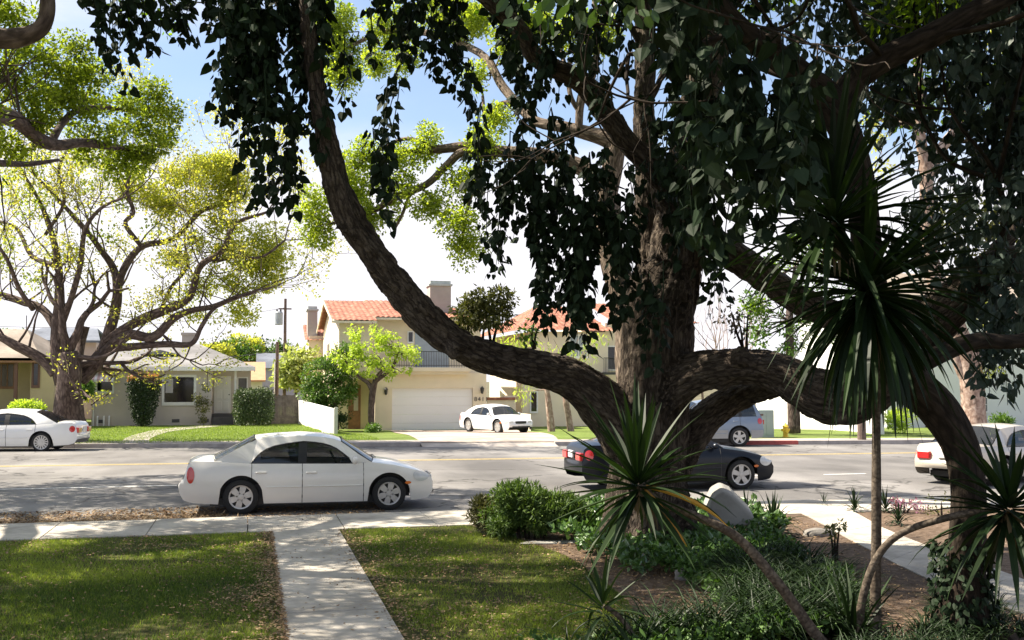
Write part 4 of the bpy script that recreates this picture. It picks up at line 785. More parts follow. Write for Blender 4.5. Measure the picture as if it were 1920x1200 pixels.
def px(pts, d=None):
    out = []
    for p in pts: out.append(P(p[0], p[1], p[2] if len(p) > 2 else d))
    return np.array(out)
def ptube(mb, pts, rpx, d, n=10, wob=.04, step=6):        # limb traced by pixel and distance; radii in pixels
    ds = [p[2] if len(p) > 2 else d for p in pts]; r = [a * q / FPX for a, q in zip(rpx, ds)]
    mb.tube(px(pts, d), r, n=n, wob=wob, step=step); return px(pts, d), r
def grow(mb, p, d, L, r, lev, tips, up=.12, bend=.3, spread=.6, n=5, nk=(2, 3), shrink=.74):
    pts = [p]; rr = [r]; m = 4
    for i in range(m):
        d = nrm(d + rs.normal(0, bend, 3) * .55 + np.array([0, 0, up])); p = p + d * L / m; pts.append(p); rr.append(r * (1 - .42 * (i + 1) / m))
    mb.tube(pts, rr, n=max(4, n), step=2, cap=False)
    if lev <= 1: tips.append(pts[2])
    if lev == 0: tips.append(p); return
    for c in range(rs.randint(nk[0], nk[1] + 1)):
        grow(mb, p, nrm(d + rs.normal(0, spread, 3)), L * shrink * rs.uniform(.8, 1.15), r * .56, lev - 1, tips, up, bend, spread, n - 1, nk, shrink)
def clumps(mb, C, rad, n, L, W, flat=.75, shape='rhomb', hang=0, fold=.2, shell=.35, tint=None):
    C = np.asarray(C, float); k = len(C); rad = np.broadcast_to(rad, k); u = nrm(rs.normal(0, 1, (k, n, 3))); q = rs.uniform(shell, 1, (k, n, 1)) ** .7
    off = u * q * rad[:, None, None] * np.array([1, 1, flat]); pos = (C[:, None] + off).reshape(-1, 3); uu = u.reshape(-1, 3)
    ax = nrm(uu + rs.normal(0, .7, uu.shape) + np.array([0, 0, -hang])); nv = nrm(uu * .5 + np.array([0, 0, .8]) + rs.normal(0, .5, uu.shape))
    m = len(pos); mb.leaves(pos, ax, nv, L * rs.uniform(.7, 1.25, m), W * rs.uniform(.7, 1.25, m), shape, fold, tint)
def blobs(mb, E, sub, n, L, W, d=None, sr=.38, **kw):      # foliage masses: (u, v, ru, rv, d) ellipses filled with leaf clumps
    for e in E:
        u, v, ru, rv = e[:4]; dd = e[4] if len(e) > 4 else d; c = P(u, v, dd); a, b = ru * dd / FPX, rv * dd / FPX
        k = max(3, int(sub * a * b)); q = nrm(rs.normal(0, 1, (k, 3))) * rs.uniform(.3, 1, (k, 1)) ** .5
        C = c + q[:, :1] * a * .85 * cR + q[:, 1:2] * b * .85 * cU + q[:, 2:] * (a + b) * .45 * np.array([cF[0], cF[1], 0])
        clumps(mb, C, rs.uniform(.7, 1.2, k) * sr, n, L, W, **kw)
def twigs_to(mb, src, C, r=.012):
    for c in C:
        s = src[np.argmin(np.linalg.norm(src - c, axis=1))]; mid = (s + c) / 2 + rs.normal(0, .1, 3); mb.tube([s, mid, c], [r * 1.6, r, r * .5], n=4, step=3, cap=False)

# gaps shaped into the crowns so that sun reaches these places on the ground
SP = [(700, 1012, 50, 8), (790, 1050, 110, 8), (1010, 1040, 90, 8), (960, 1085, 50, 6), (690, 1085, 20, 8), (40, 1025, 60, 5), (220, 1047, 75, 6), (390, 1030, 75, 5), (480, 1015, 30, 5), (590, 1068, 65, 9), (560, 1105, 30, 6), (40, 995, 70, 8), (160, 988, 60, 6), (340, 974, 110, 5), (800, 967, 70, 5), (1060, 1018, 60, 6), (1180, 1000, 60, 8), (1280, 1045, 60, 8), (830, 1120, 30, 6), (120, 1085, 40, 5)]
SPP = np.array([G(u + k * a * math.cos(t), v + k * b_ * math.sin(t))[:2] for u, v, a, b_ in SP for k, ts in ((0, [0]), (.55, np.arange(0, 6.2, 1.05)), (1, np.arange(0, 6.2, .8))) for t in ts]); TS = np.array(to_sun)
def sunfilter(C, rad):
    s_ = (C - TS * (C[:, 2:] / TS[2]))[:, :2]; dmin = np.min(np.linalg.norm(s_[:, None] - SPP[None], axis=2), axis=1); return C[dmin > rad]
# --- the big tree
T = P(1215, 1000, 15.4)[:2]; MT = thing('big_tree', 'massive rough-barked tree in the front bed with limbs sweeping low to left and right', 'tree', (T[0], T[1], 0))
tk = MB(); D = 15.3
ptube(tk, [(1212, 1025), (1214, 960), (1217, 880), (1222, 800), (1226, 720), (1230, 640), (1238, 560), (1250, 500)], [92, 78, 72, 72, 71, 67, 62, 50], D, 28, .05)
for (u, v, a) in ((1135, 1022, .6), (1285, 1030, .5), (1305, 1000, .4), (1185, 1045, .5), (1235, 1048, .4)):   # root flare
    ptube(tk, [(u, v + 8, D - .2), ((u * .55 + 1215 * .45), 975, D - .15), (1212, 880, D)], [20, 45, 60], D, 14, .06)
LL = [(1212, 910, 15.3), (1188, 838, 15.2), (1140, 768, 15.1), (1075, 712, 15.0), (1000, 690, 14.8), (925, 675, 14.6), (850, 640, 14.4), (790, 590, 14.3), (735, 525, 14.2), (690, 465, 14.1), (655, 412, 14.0), (632, 340, 13.9), (614, 260, 13.8), (598, 190, 13.8), (585, 110, 13.7), (578, 20, 13.6), (572, -80, 13.5), (560, -220, 13.3)]
lL = ptube(tk, LL, [50, 50, 47, 42, 35, 30, 28, 28, 28, 30, 31, 25, 22, 20, 18, 16, 14, 9], D, 22, .055)
tk.lathe([(.001, .13), (.14, .1), (.2, 0), (.22, -.14)], P(650, 428, 14.0), 'z', 10)      # knuckle where a branch was lost
R1 = [(1225, 760, 15.2), (1275, 712, 15.0), (1335, 692, 14.8), (1405, 690, 14.6), (1475, 705, 14.3), (1545, 742, 14.0), (1605, 742, 13.8), (1665, 700, 13.6), (1725, 630, 13.4), (1790, 565, 13.2), (1860, 515, 13.0), (1960, 480, 12.8), (2150, 400, 12.4)]
lR1 = ptube(tk, R1, [52, 42, 37, 36, 41, 50, 48, 45, 42, 42, 40, 36, 24], D, 20, .06)
R2 = [(1235, 885, 15.5), (1288, 818, 15.6), (1343, 770, 15.6), (1403, 736, 15.4), (1456, 718, 15.0), (1510, 715, 14.5)]
lR2 = ptube(tk, R2, [52, 39, 30, 27, 27, 30], D, 18, .05)
S3 = [(1235, 600, 15.3), (1262, 500, 15.3), (1275, 420, 15.2), (1290, 330, 15.1), (1310, 200, 15), (1338, 60, 14.8), (1355, -80, 14.6), (1380, -260, 14.4)]
lS3 = ptube(tk, S3, [62, 50, 46, 44, 40, 36, 30, 18], D, 18, .05)
S2 = [(1232, 560, 15.6), (1218, 480, 15.7), (1214, 380, 15.8), (1212, 320, 15.9), (1206, 210, 16), (1210, 100, 16.1), (1206, -20, 16.2), (1195, -200, 16.4)]
lS2 = ptube(tk, S2, [36, 28, 24, 22, 22, 20, 17, 10], D, 12, .05)
M1 = [(1285, 430, 15.1), (1235, 330, 14.9), (1180, 270, 14.7), (1130, 205, 14.5), (1085, 150, 14.3), (1010, 110, 14.1), (970, 50, 14), (905, -5, 13.9), (800, -90, 13.7)]
lM1 = ptube(tk, M1, [30, 26, 23, 22, 20, 19, 17, 15, 9], D, 12, .06)
M3 = [(1290, 410, 15.2), (1335, 450, 15.1), (1410, 500, 15), (1490, 555, 14.9), (1560, 590, 14.8), (1640, 600, 14.6), (1760, 560, 14.3), (1900, 440, 14)]
lM3 = ptube(tk, M3, [32, 29, 28, 27, 26, 24, 20, 12], D, 14, .05)
src = np.concatenate(tk.V); srcA = np.concatenate(tk.A)
for u, v, dd, r_ in ((1110, 735, 14.7, .13), (960, 668, 14.4, .1), (850, 655, 14.1, .1), (760, 545, 14.0, .1), (700, 500, 13.9, .09), (1390, 672, 14.3, .14), (1440, 690, 14.1, .12), (1262, 640, 14.9, .13), (1190, 700, 14.9, .14), (1235, 560, 14.9, .12), (1220, 800, 14.8, .16), (1355, 715, 14.5, .11), (1580, 770, 13.5, .14), (1300, 560, 15.1, .1)):   # knots and burls
    c = P(u, v, dd + .13); a = np.linspace(-math.pi / 2, math.pi / 2, 8); tk.lathe([(max(.001, r_ * math.cos(q)), r_ * 1.2 * math.sin(q)) for q in a], c, 'z', 10)
# fuse the crossing limbs into one skin, then carry the bark coordinates over
tmp_me = tk.mesh('tmp'); tmp = bpy.data.objects.new('tmp', tmp_me); col.objects.link(tmp)
md = tmp.modifiers.new('r', 'REMESH'); md.mode = 'VOXEL'; md.voxel_size = .034; ms = tmp.modifiers.new('s', 'SMOOTH'); ms.iterations = 2; ms.factor = .5
bpy.context.view_layer.update(); dg = bpy.context.evaluated_depsgraph_get(); me = bpy.data.meshes.new_from_object(tmp.evaluated_get(dg)); bpy.data.objects.remove(tmp)
nv_ = len(me.vertices); co = np.empty(nv_ * 3); me.vertices.foreach_get('co', co); co = co.reshape(-1, 3); no_ = np.empty(nv_ * 3); me.vertices.foreach_get('normal', no_); no_ = no_.reshape(-1, 3)
from mathutils.kdtree import KDTree
kd = KDTree(len(src)); [kd.insert(p, i) for i, p in enumerate(src)]; kd.balance()
bk = np.empty((nv_, 3))
for i, p in enumerate(co):
    nb_ = kd.find_n(p, 3); w_ = np.array([1 / (q[2] + .01) ** 2 for q in nb_]); a_ = srcA[[q[1] for q in nb_]]
    if np.abs(a_ - a_[0]).max() > 1.2: bk[i] = a_[0] + (p - src[nb_[0][1]])
    else: bk[i] = (a_ * w_[:, None]).sum(0) / w_.sum()
def vnoise(p, seed=0):                                    # cheap value noise
    r_ = np.random.RandomState(seed); tb = r_.rand(4096); i = np.floor(p).astype(int); f = p - i; f = f * f * (3 - 2 * f); o_ = 0
    for dx in (0, 1):
        for dy in (0, 1):
            for dz in (0, 1):
                h = tb[((i[:, 0] + dx) * 73 + (i[:, 1] + dy) * 151 + (i[:, 2] + dz) * 307) % 4096]
                o_ = o_ + h * (f[:, 0] if dx else 1 - f[:, 0]) * (f[:, 1] if dy else 1 - f[:, 1]) * (f[:, 2] if dz else 1 - f[:, 2])
    return o_
sc_ = np.array([18, 18, 4.]); h = np.abs(vnoise(bk * sc_, 1) - .5) * 2; h2 = vnoise(bk * sc_ * .35, 2); co = co + no_ * ((h - .4) * .045 + (h2 - .5) * .07)[:, None]
me.vertices.foreach_set('co', co.ravel()); at = me.attributes.new('bark', 'FLOAT_VECTOR', 'POINT'); at.data.foreach_set('vector', bk.ravel())
me.polygons.foreach_set('use_smooth', np.ones(len(me.polygons), bool)); me.materials.append(m_bark); me.name = 'trunk'
o = bpy.data.objects.new('trunk', me); col.objects.link(o); o.parent = MT; o.location = -MT.location
# small branches of the crown above the picture and in it
tips = []
def branch_off(mb, line, idx, L, r, lev, tips, up=.2, out=None, **kw):
    p = line[idx]; t = nrm(line[min(idx + 1, len(line) - 1)] - line[max(idx - 1, 0)]); d = nrm(rs.normal(0, .8, 3) + t * .6 + np.array([0, 0, .3]) + (np.array(out) if out is not None else 0)); grow(mb, p, d, L, r, lev, tips, up, **kw)
for ln, ids in ((lL[0], (14, 15, 16, 17)), (lS3[0], (4, 5, 6, 7, 7)), (lS2[0], (4, 5, 6, 7)), (lM1[0], (6, 7, 8)), (lR1[0], (10, 11, 12, 12)), (lM3[0], (6, 7))):
    for i in ids: br = MB(); branch_off(br, ln, i, 1.7, .055, 3, tips, .22); br.build('branch', m_bark2, MT, smooth=True)
tips = np.array(tips); hi_ = tips[tips[:, 2] > 6.2]
hi_ = sunfilter(hi_, .22); cr_ = MB(); clumps(cr_, hi_, .5, 46, .11, .055, shape='rhomb'); 
# tall dome of foliage above the frame: it shades the bed
k = 300; q = nrm(rs.normal(0, 1, (k, 3))) * rs.uniform(.5, 1, (k, 1)); C = P(1150, -330, 15) + q * np.array([6.5, 4.2, 2.2]); C = sunfilter(C[C[:, 2] > 8.0], .25)
clumps(cr_, C, .6, 60, .12, .06)
cr_.build('crown', m_camph, MT)
def sprout(us, v0, E, d, m_, n, L=.09):
    s = MB(); pts = []
    for (u0, u1, v1) in us: pp = px([(u0, v0, d), ((u0 + u1) / 2 + rs.uniform(-4, 4), (v0 + v1) / 2, d), (u1, v1, d + rs.uniform(-.3, .3))]); s.tube(pp, [.022, .016, .008], n=6); pts.append(pp[-1]); pts.append(pp[1])
    sp = s.build('sprout', m_bark2, MT); f = MB(); blobs(f, E, 60, n, L, L * .45, d, sr=.2, hang=.3); f.build('sprout_leaves', m_, sp)
sprout([(868, 862, 590), (872, 885, 580), (905, 912, 600), (925, 940, 575), (920, 905, 555)], 640, [(880, 590, 42, 32), (920, 585, 45, 32), (945, 600, 22, 28), (865, 600, 25, 25), (890, 562, 25, 12), (935, 560, 22, 14)], 14.7, m_olive, 150, .075)
sprout([(1000, 1002, 600), (1003, 1010, 612)], 655, [(1000, 618, 22, 18), (985, 622, 12, 14)], 14.8, m_mid, 16)
sprout([(1392, 1385, 600), (1400, 1402, 590), (1396, 1372, 585)], 660, [(1385, 590, 30, 24), (1400, 615, 22, 18), (1370, 600, 16, 14)], 14.8, M('x', (.1, .1, .1)) and leafmat('sprout_leaf', (.05, .05, .03), (.13, .1, .09), .25), 16)

# --- camphor standing behind the big trunk, its sunny boughs reaching left over the street
b = P(1195, 960, 21); CT = thing('camphor_tree', 'bright green camphor rising behind the big trunk, sunlit pale boughs reaching left', 'tree', (b[0], b[1], 0)); tk = MB()
S1 = [(1195, 975, 21), (1192, 850, 21), (1188, 700, 21), (1180, 600, 21.2), (1160, 520, 21.3), (1138, 440, 21.4), (1136, 375, 21.5), (1150, 300, 21.5), (1150, 266, 21.5), (1105, 250, 21.6), (1055, 238, 21.8), (1000, 225, 22.2), (945, 165, 23), (900, 100, 24), (800, 62, 26), (720, 60, 27), (640, 95, 28)]
lS1 = ptube(tk, S1, [44, 36, 33, 30, 26, 23, 21, 19, 18, 13, 11, 10, 8, 7, 6, 5, 3], 21, 12, .06)
for pts, rp in (([(1085, 247, 21.6), (1087, 205, 21.6), (1092, 180, 21.6), (1108, 150, 21.7), (1120, 80, 21.9), (1110, -40, 22)], [8, 8, 9, 7, 6, 4]), ([(1086, 210, 21.6), (1070, 180, 21.6), (1062, 130, 21.7), (1040, 60, 22)], [5, 5, 4, 2]),
    ([(1150, 480, 21.3), (1145, 380, 21.8), (1100, 320, 22.2), (1020, 292, 22.3), (940, 285, 22.4), (875, 275, 22.5), (820, 280, 22.6), (745, 285, 22.8)], [20, 17, 15, 13, 12, 10, 8, 3]), ([(930, 290, 22.4), (870, 285, 22.4), (838, 310, 22.5), (800, 345, 22.5), (740, 372, 22.6), (690, 400, 22.7), (620, 420, 22.8)], [10, 9, 8, 7, 6, 5, 3]), ([(770, 360, 22.6), (755, 400, 22.6), (735, 440, 22.6)], [3, 3, 2]),
    ([(905, 282, 22.4), (890, 340, 22.3), (870, 420, 22.2), (868, 460, 22.2)], [5, 4, 3, 2]), ([(960, 190, 22.8), (930, 200, 23), (912, 240, 23), (905, 180, 23.2)], [5, 4, 4, 3]), ([(820, 280, 22.6), (760, 260, 22.7), (700, 290, 22.8), (650, 330, 22.9)], [5, 4, 3, 2])): ptube(tk, pts, rp, 21, 8, .06)
E = [(585, 390, 32, 45, 22.8), (600, 440, 28, 25, 22.8), (655, 330, 45, 55, 22.9), (690, 290, 35, 30, 22.8), (700, 400, 45, 35, 22.7), (745, 350, 40, 30, 22.6), (760, 300, 35, 25, 22.7), (795, 265, 35, 30, 22.6), (800, 385, 50, 22, 22.5), (860, 340, 40, 35, 22.4), (905, 270, 40, 35, 22.4), (940, 220, 35, 25, 22.8), (862, 420, 30, 42, 22.2), (878, 465, 36, 30, 22.2), (730, 50, 45, 45, 27), (870, 40, 55, 40, 24.5), (830, 20, 60, 40, 25), (760, 110, 25, 40, 26.5), (640, 100, 44, 44, 28), (625, 30, 44, 44, 28), (645, 145, 38, 30, 28), (960, 60, 40, 60, 23), (890, 140, 22, 25, 23.5), (1000, 40, 44, 44, 23), (1080, 60, 40, 44, 22), (1130, 60, 36, 40, 22), (620, 60, 30, 40, 28), (700, 120, 30, 30, 27)]
src_ = np.concatenate(tk.V); twigs_to(tk, src_, [P(e[0] + rs.uniform(-.4, .4) * e[2], e[1] + rs.uniform(-.4, .4) * e[3], e[4]) for e in E for k in range(3)], .012)
tk.build('trunk', m_bark5, CT, smooth=True); fg = MB(); blobs(fg, E, 80, 130, .075, .05, sr=.28, flat=.85); fg.build('crown', m_camphb, CT)

# --- hanging vine on the big tree: bundles (u_top, u_bottom, v_top, v_bottom, half width top, bottom, distance, leaves per metre and strand, strands)
VN = thing('climbing_vine', 'dark heart-leaved vine hanging in long curtains from the big tree', 'vine', (T[0], T[1], 0))
def bundle(par, u0, u1, v0, v1, w0, w1, d, den=26, ns=4, L=.145, m_=None, spread=.35):
    mb = MB(); ax0, ax1 = P(u0, v0, d), P(u1, v1, d); Lm = np.linalg.norm(ax1 - ax0); m_ = m_ or m_vine
    tp_ = []
    for k in range(ns):
        o0, o1 = rs.uniform(-1, 1) * w0 * d / FPX, rs.uniform(-1, 1) * w1 * d / FPX; y0 = rs.normal(0, spread); y1 = y0 + rs.normal(0, .1)
        fr = rs.uniform(0, .25) if k else 0; to = rs.uniform(.6, 1.0) if k else 1.0; t = np.linspace(fr, to, max(5, int(Lm * 3)))[:, None]
        dp = np.array([cF[0], cF[1], 0]); q = ax0 + (ax1 - ax0) * t + cR * (o0 + (o1 - o0) * t) + dp * (y0 + (y1 - y0) * t); ph = rs.uniform(0, 6); q += cR * .05 * np.sin(t * Lm * 2.6 + ph) + dp * .05 * np.cos(t * Lm * 2.1 + ph); tp_.append(q[0])
        mb.tube(q, np.linspace(.008, .004, len(q)), n=4, step=1, cap=False)
        n = max(4, int(Lm * (to - fr) * den)); s_ = rs.uniform(0, 1, n); i = np.clip((s_ * (len(q) - 1)).astype(int), 0, len(q) - 2); f = (s_ * (len(q) - 1) - i)[:, None]; pos = q[i] * (1 - f) + q[i + 1] * f
        th = rs.uniform(0, 6.28, n); outv = np.c_[np.cos(th), np.sin(th), np.zeros(n)]; pos = pos + outv * rs.uniform(.02, .13, n)[:, None]
        ax = nrm(outv * .55 + np.array([0, 0, -.85]) + rs.normal(0, .3, (n, 3))); nv = nrm(outv + rs.normal(0, .5, (n, 3)) + np.array([0, 0, .3])); sz = L * rs.uniform(.45, 1.25, n); mb.leaves(pos, ax, nv, sz, sz * .82, 'heart', .22)
    if ns > 1: tp_.sort(key=lambda a: a @ cR); mb.tube(tp_, [.007] * len(tp_), n=4, step=2)
    return mb.build('vine_strand', m_, par)
BL = [(165, 160, -70, 30, 30, 20, 14, 22, 3), (215, 220, -60, 165, 30, 34, 13.8, 28, 5), (262, 262, -70, 100, 40, 22, 14, 28, 6), (330, 330, -80, 75, 45, 35, 14, 28, 7), (400, 395, -80, 72, 40, 30, 13.9, 28, 6),
 (455, 438, -80, 240, 45, 26, 13.7, 32, 9), (500, 475, -80, 310, 40, 32, 13.6, 34, 10), (530, 515, 150, 405, 42, 20, 13.5, 28, 6), (480, 455, 20, 200, 40, 40, 13.7, 30, 7), (560, 572, -80, 285, 36, 16, 13.8, 30, 7), (612, 608, -80, 150, 26, 12, 13.6, 28, 5), (602, 598, 150, 285, 9, 6, 13.4, 26, 2), (545, 540, -90, 130, 50, 45, 13.9, 32, 9),
 (705, 715, -80, 48, 22, 14, 14.4, 26, 4), (668, 650, 60, 215, 12, 12, 14.4, 13, 2), (735, 716, 130, 300, 22, 34, 14.3, 22, 4), (726, 716, 240, 440, 22, 13, 14.3, 26, 4), (700, 705, 40, 130, 14, 12, 14.4, 15, 2), (765, 760, -80, 120, 35, 22, 14.3, 26, 6), (800, 800, -80, 150, 30, 20, 14.2, 28, 5), (845, 850, -80, 185, 32, 20, 14.2, 26, 5), (872, 885, 100, 250, 18, 14, 14.4, 20, 3), (905, 892, 180, 310, 15, 14, 14.5, 20, 3),
 (950, 945, -80, 90, 40, 35, 14.3, 26, 6), (985, 975, -60, 250, 40, 28, 14.2, 28, 7), (1045, 1020, 60, 210, 40, 26, 14.1, 28, 6), (905, 890, 280, 410, 30, 40, 14.6, 22, 5), (940, 930, 300, 525, 30, 15, 14.5, 22, 5), (975, 965, 250, 440, 30, 26, 14.4, 24, 5), (1010, 1025, 250, 640, 28, 15, 14.4, 26, 6), (1050, 1045, 200, 560, 26, 20, 14.3, 26, 6), (1085, 1090, 300, 672, 34, 26, 14.2, 30, 9), (1100, 1075, 420, 620, 26, 34, 14.3, 26, 6), (1125, 1130, 280, 500, 28, 20, 14.6, 24, 5), (1000, 1000, 330, 470, 30, 25, 14.5, 22, 4),
 (1160, 1158, 370, 625, 28, 14, 14.3, 26, 6), (1180, 1185, 300, 560, 24, 26, 14.2, 26, 4), (1245, 1245, 180, 440, 26, 26, 14.1, 26, 4), (1205, 1210, 500, 700, 30, 18, 14.3, 22, 5), (1285, 1290, 180, 500, 45, 36, 13.9, 24, 8), (1332, 1325, 420, 600, 16, 8, 14.4, 18, 2), (1342, 1360, 300, 565, 22, 10, 14.4, 20, 3), (1345, 1345, 460, 565, 10, 12, 14.4, 18, 2),
 (1110, 1105, -80, 150, 45, 40, 13.6, 28, 6), (1160, 1150, -80, 230, 45, 35, 13.4, 24, 4), (1290, 1300, -80, 200, 60, 50, 13.2, 26, 6), (1390, 1395, -80, 60, 60, 50, 13.2, 26, 6)]
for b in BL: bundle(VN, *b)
# nearer curtain, larger in view
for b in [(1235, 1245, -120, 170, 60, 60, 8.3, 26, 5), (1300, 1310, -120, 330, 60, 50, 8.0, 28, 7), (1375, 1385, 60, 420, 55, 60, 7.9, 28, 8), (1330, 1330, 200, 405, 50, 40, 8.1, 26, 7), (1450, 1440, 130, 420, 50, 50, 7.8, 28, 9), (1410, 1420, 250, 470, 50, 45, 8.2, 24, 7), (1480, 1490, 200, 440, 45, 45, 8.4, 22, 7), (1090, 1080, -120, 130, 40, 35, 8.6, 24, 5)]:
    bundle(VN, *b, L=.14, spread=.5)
# --- the leaning tree in front of it, right
T2 = P(1806, 1190, 9.9); LT = thing('leaning_tree', 'dark slender-trunked tree in the right foreground arching over to the left', 'tree', (T2[0], T2[1], 0))
tk = MB()
tr1 = ptube(tk, [(1806, 1215, 9.9), (1806, 1150, 9.9), (1812, 1030, 9.9), (1814, 920, 9.9), (1800, 835, 9.9), (1758, 762, 9.95), (1695, 705, 10), (1650, 630, 10), (1632, 540, 10), (1622, 430, 10), (1608, 320, 10), (1575, 220, 9.9), (1548, 180, 9.9), (1500, 140, 9.8), (1440, 95, 9.7), (1390, 60, 9.6), (1330, -10, 9.5), (1250, -100, 9.3)], [54, 44, 35, 31, 32, 35, 37, 34, 30, 29, 28, 29, 30, 25, 23, 22, 18, 12], 9.9, 18, .06)
tr2 = ptube(tk, [(1570, 205, 9.9), (1600, 155, 9.9), (1660, 110, 9.8), (1740, 70, 9.7), (1830, 20, 9.6), (1930, -30, 9.5), (2050, -110, 9.3)], [28, 25, 24, 23, 20, 17, 9], 9.9, 14, .05)
tr3 = ptube(tk, [(1690, 700, 10), (1760, 665, 10.1), (1830, 640, 10.2), (1930, 635, 10.3), (2060, 560, 10.4)], [20, 17, 16, 14, 8], 9.9, 10, .05)
for q in range(7): r_ = rs.uniform(0, 6.28); tk.tube([T2 + np.array([math.cos(r_) * .42, math.sin(r_) * .42, -.03]), T2 + np.array([math.cos(r_) * .2, math.sin(r_) * .2, .1]), T2 + np.array([0, 0, .5])], [.03, .08, .1], n=8)
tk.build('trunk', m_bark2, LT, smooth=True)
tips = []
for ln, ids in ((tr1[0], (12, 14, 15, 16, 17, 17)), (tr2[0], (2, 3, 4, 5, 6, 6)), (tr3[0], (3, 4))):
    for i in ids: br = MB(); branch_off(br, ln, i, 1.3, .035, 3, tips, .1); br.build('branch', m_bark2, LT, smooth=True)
tips = np.array(tips)
f = MB(); tp = tips[tips[:, 1] > 6.]; lc = tp - cC; dep = np.maximum(lc @ cF, .1); uu = 960 + FPX * (lc @ cR) / dep; vv = 600 - FPX * (lc @ cU) / dep; tp = tp[(vv < -20) | (uu > 1980)]; clumps(f, tp, .4, 40, .12, .085, shape='oval', hang=.6)
k = 200; q = nrm(rs.normal(0, 1, (k, 3))) * rs.uniform(.4, 1, (k, 1)); C = P(1640, -420, 10) + q * np.array([4.8, 3.5, 1.5]); C = C[C[:, 2] > 6.6]; clumps(f, C, .55, 60, .13, .09, shape='oval', hang=.5)
f.build('crown', m_dkleaf, LT)
VR = thing('climbing_vine', 'greyish rounded-leaf vine filling the upper right corner above the white house', 'vine', (P(1800, 800, 12)[0], P(1800, 800, 12)[1], 0))
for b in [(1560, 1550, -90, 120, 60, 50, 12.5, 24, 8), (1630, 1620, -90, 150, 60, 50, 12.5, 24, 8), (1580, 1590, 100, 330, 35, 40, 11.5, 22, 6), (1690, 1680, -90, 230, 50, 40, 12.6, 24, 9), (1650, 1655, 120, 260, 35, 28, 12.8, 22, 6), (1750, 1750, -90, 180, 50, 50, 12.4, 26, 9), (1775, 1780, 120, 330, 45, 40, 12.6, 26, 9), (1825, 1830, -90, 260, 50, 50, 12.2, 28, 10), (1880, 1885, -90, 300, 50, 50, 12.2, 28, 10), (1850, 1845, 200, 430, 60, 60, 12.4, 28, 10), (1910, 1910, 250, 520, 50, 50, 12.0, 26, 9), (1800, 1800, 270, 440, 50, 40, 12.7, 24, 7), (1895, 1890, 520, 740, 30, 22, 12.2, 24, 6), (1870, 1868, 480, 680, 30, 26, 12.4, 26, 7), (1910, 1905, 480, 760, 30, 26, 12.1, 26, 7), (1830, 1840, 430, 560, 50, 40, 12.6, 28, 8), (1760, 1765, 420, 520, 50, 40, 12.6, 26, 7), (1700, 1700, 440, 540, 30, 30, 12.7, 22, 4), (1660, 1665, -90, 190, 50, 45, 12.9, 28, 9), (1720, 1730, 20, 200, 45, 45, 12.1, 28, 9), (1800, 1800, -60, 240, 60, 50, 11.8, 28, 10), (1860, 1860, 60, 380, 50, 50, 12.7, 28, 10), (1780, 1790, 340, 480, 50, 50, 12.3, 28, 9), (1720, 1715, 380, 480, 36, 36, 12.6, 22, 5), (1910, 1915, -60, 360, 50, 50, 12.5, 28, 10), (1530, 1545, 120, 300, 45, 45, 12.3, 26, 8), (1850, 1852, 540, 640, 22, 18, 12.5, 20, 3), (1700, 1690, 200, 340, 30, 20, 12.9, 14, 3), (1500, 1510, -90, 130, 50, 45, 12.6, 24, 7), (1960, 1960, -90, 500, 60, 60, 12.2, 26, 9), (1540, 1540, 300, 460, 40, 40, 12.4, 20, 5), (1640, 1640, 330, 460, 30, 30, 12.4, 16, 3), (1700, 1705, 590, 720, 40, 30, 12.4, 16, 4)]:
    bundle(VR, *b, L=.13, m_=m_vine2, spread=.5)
# warm shrubby foliage right of the gap
ft = MB(); blobs(ft, [(1800, 390, 55, 35, 15), (1850, 400, 55, 40, 15), (1790, 440, 40, 35, 15), (1850, 450, 60, 35, 15)], 40, 60, .1, .05, sr=.3)
fo = ft.build('leafy_outgrowth', m_olive, LT)

def simple_tree(name, label, cat, base, trunk, E, m_leaf, m_b, d, sub=6, n=60, L=.14, W=.08, sr=.5, group=None, twig=.02, extra=None, **kw):
    t = thing(name, label, cat, base, group); tk = MB(); lines = []
    for pts, rp in trunk: lines.append(ptube(tk, pts, rp, d, 10, .05)[0])
    src_ = np.concatenate(lines)
    for e in E:
        dd = e[4] if len(e) > 4 else d; c = P(e[0], e[1], dd); 
        for k in range(3): twigs_to(tk, src_, [c + rs.normal(0, e[2] * dd / FPX * .4, 3)], twig)
    tk.build('trunk', m_b, t, smooth=True); f = MB(); blobs(f, E, sub, n, L, W, d, sr=sr, **kw); f.build('crown', m_leaf, t)
    if extra: g = MB(); blobs(g, extra[0], sub, n, L, W, d, sr=sr, **kw); g.build('crown', extra[1], t)
    return t
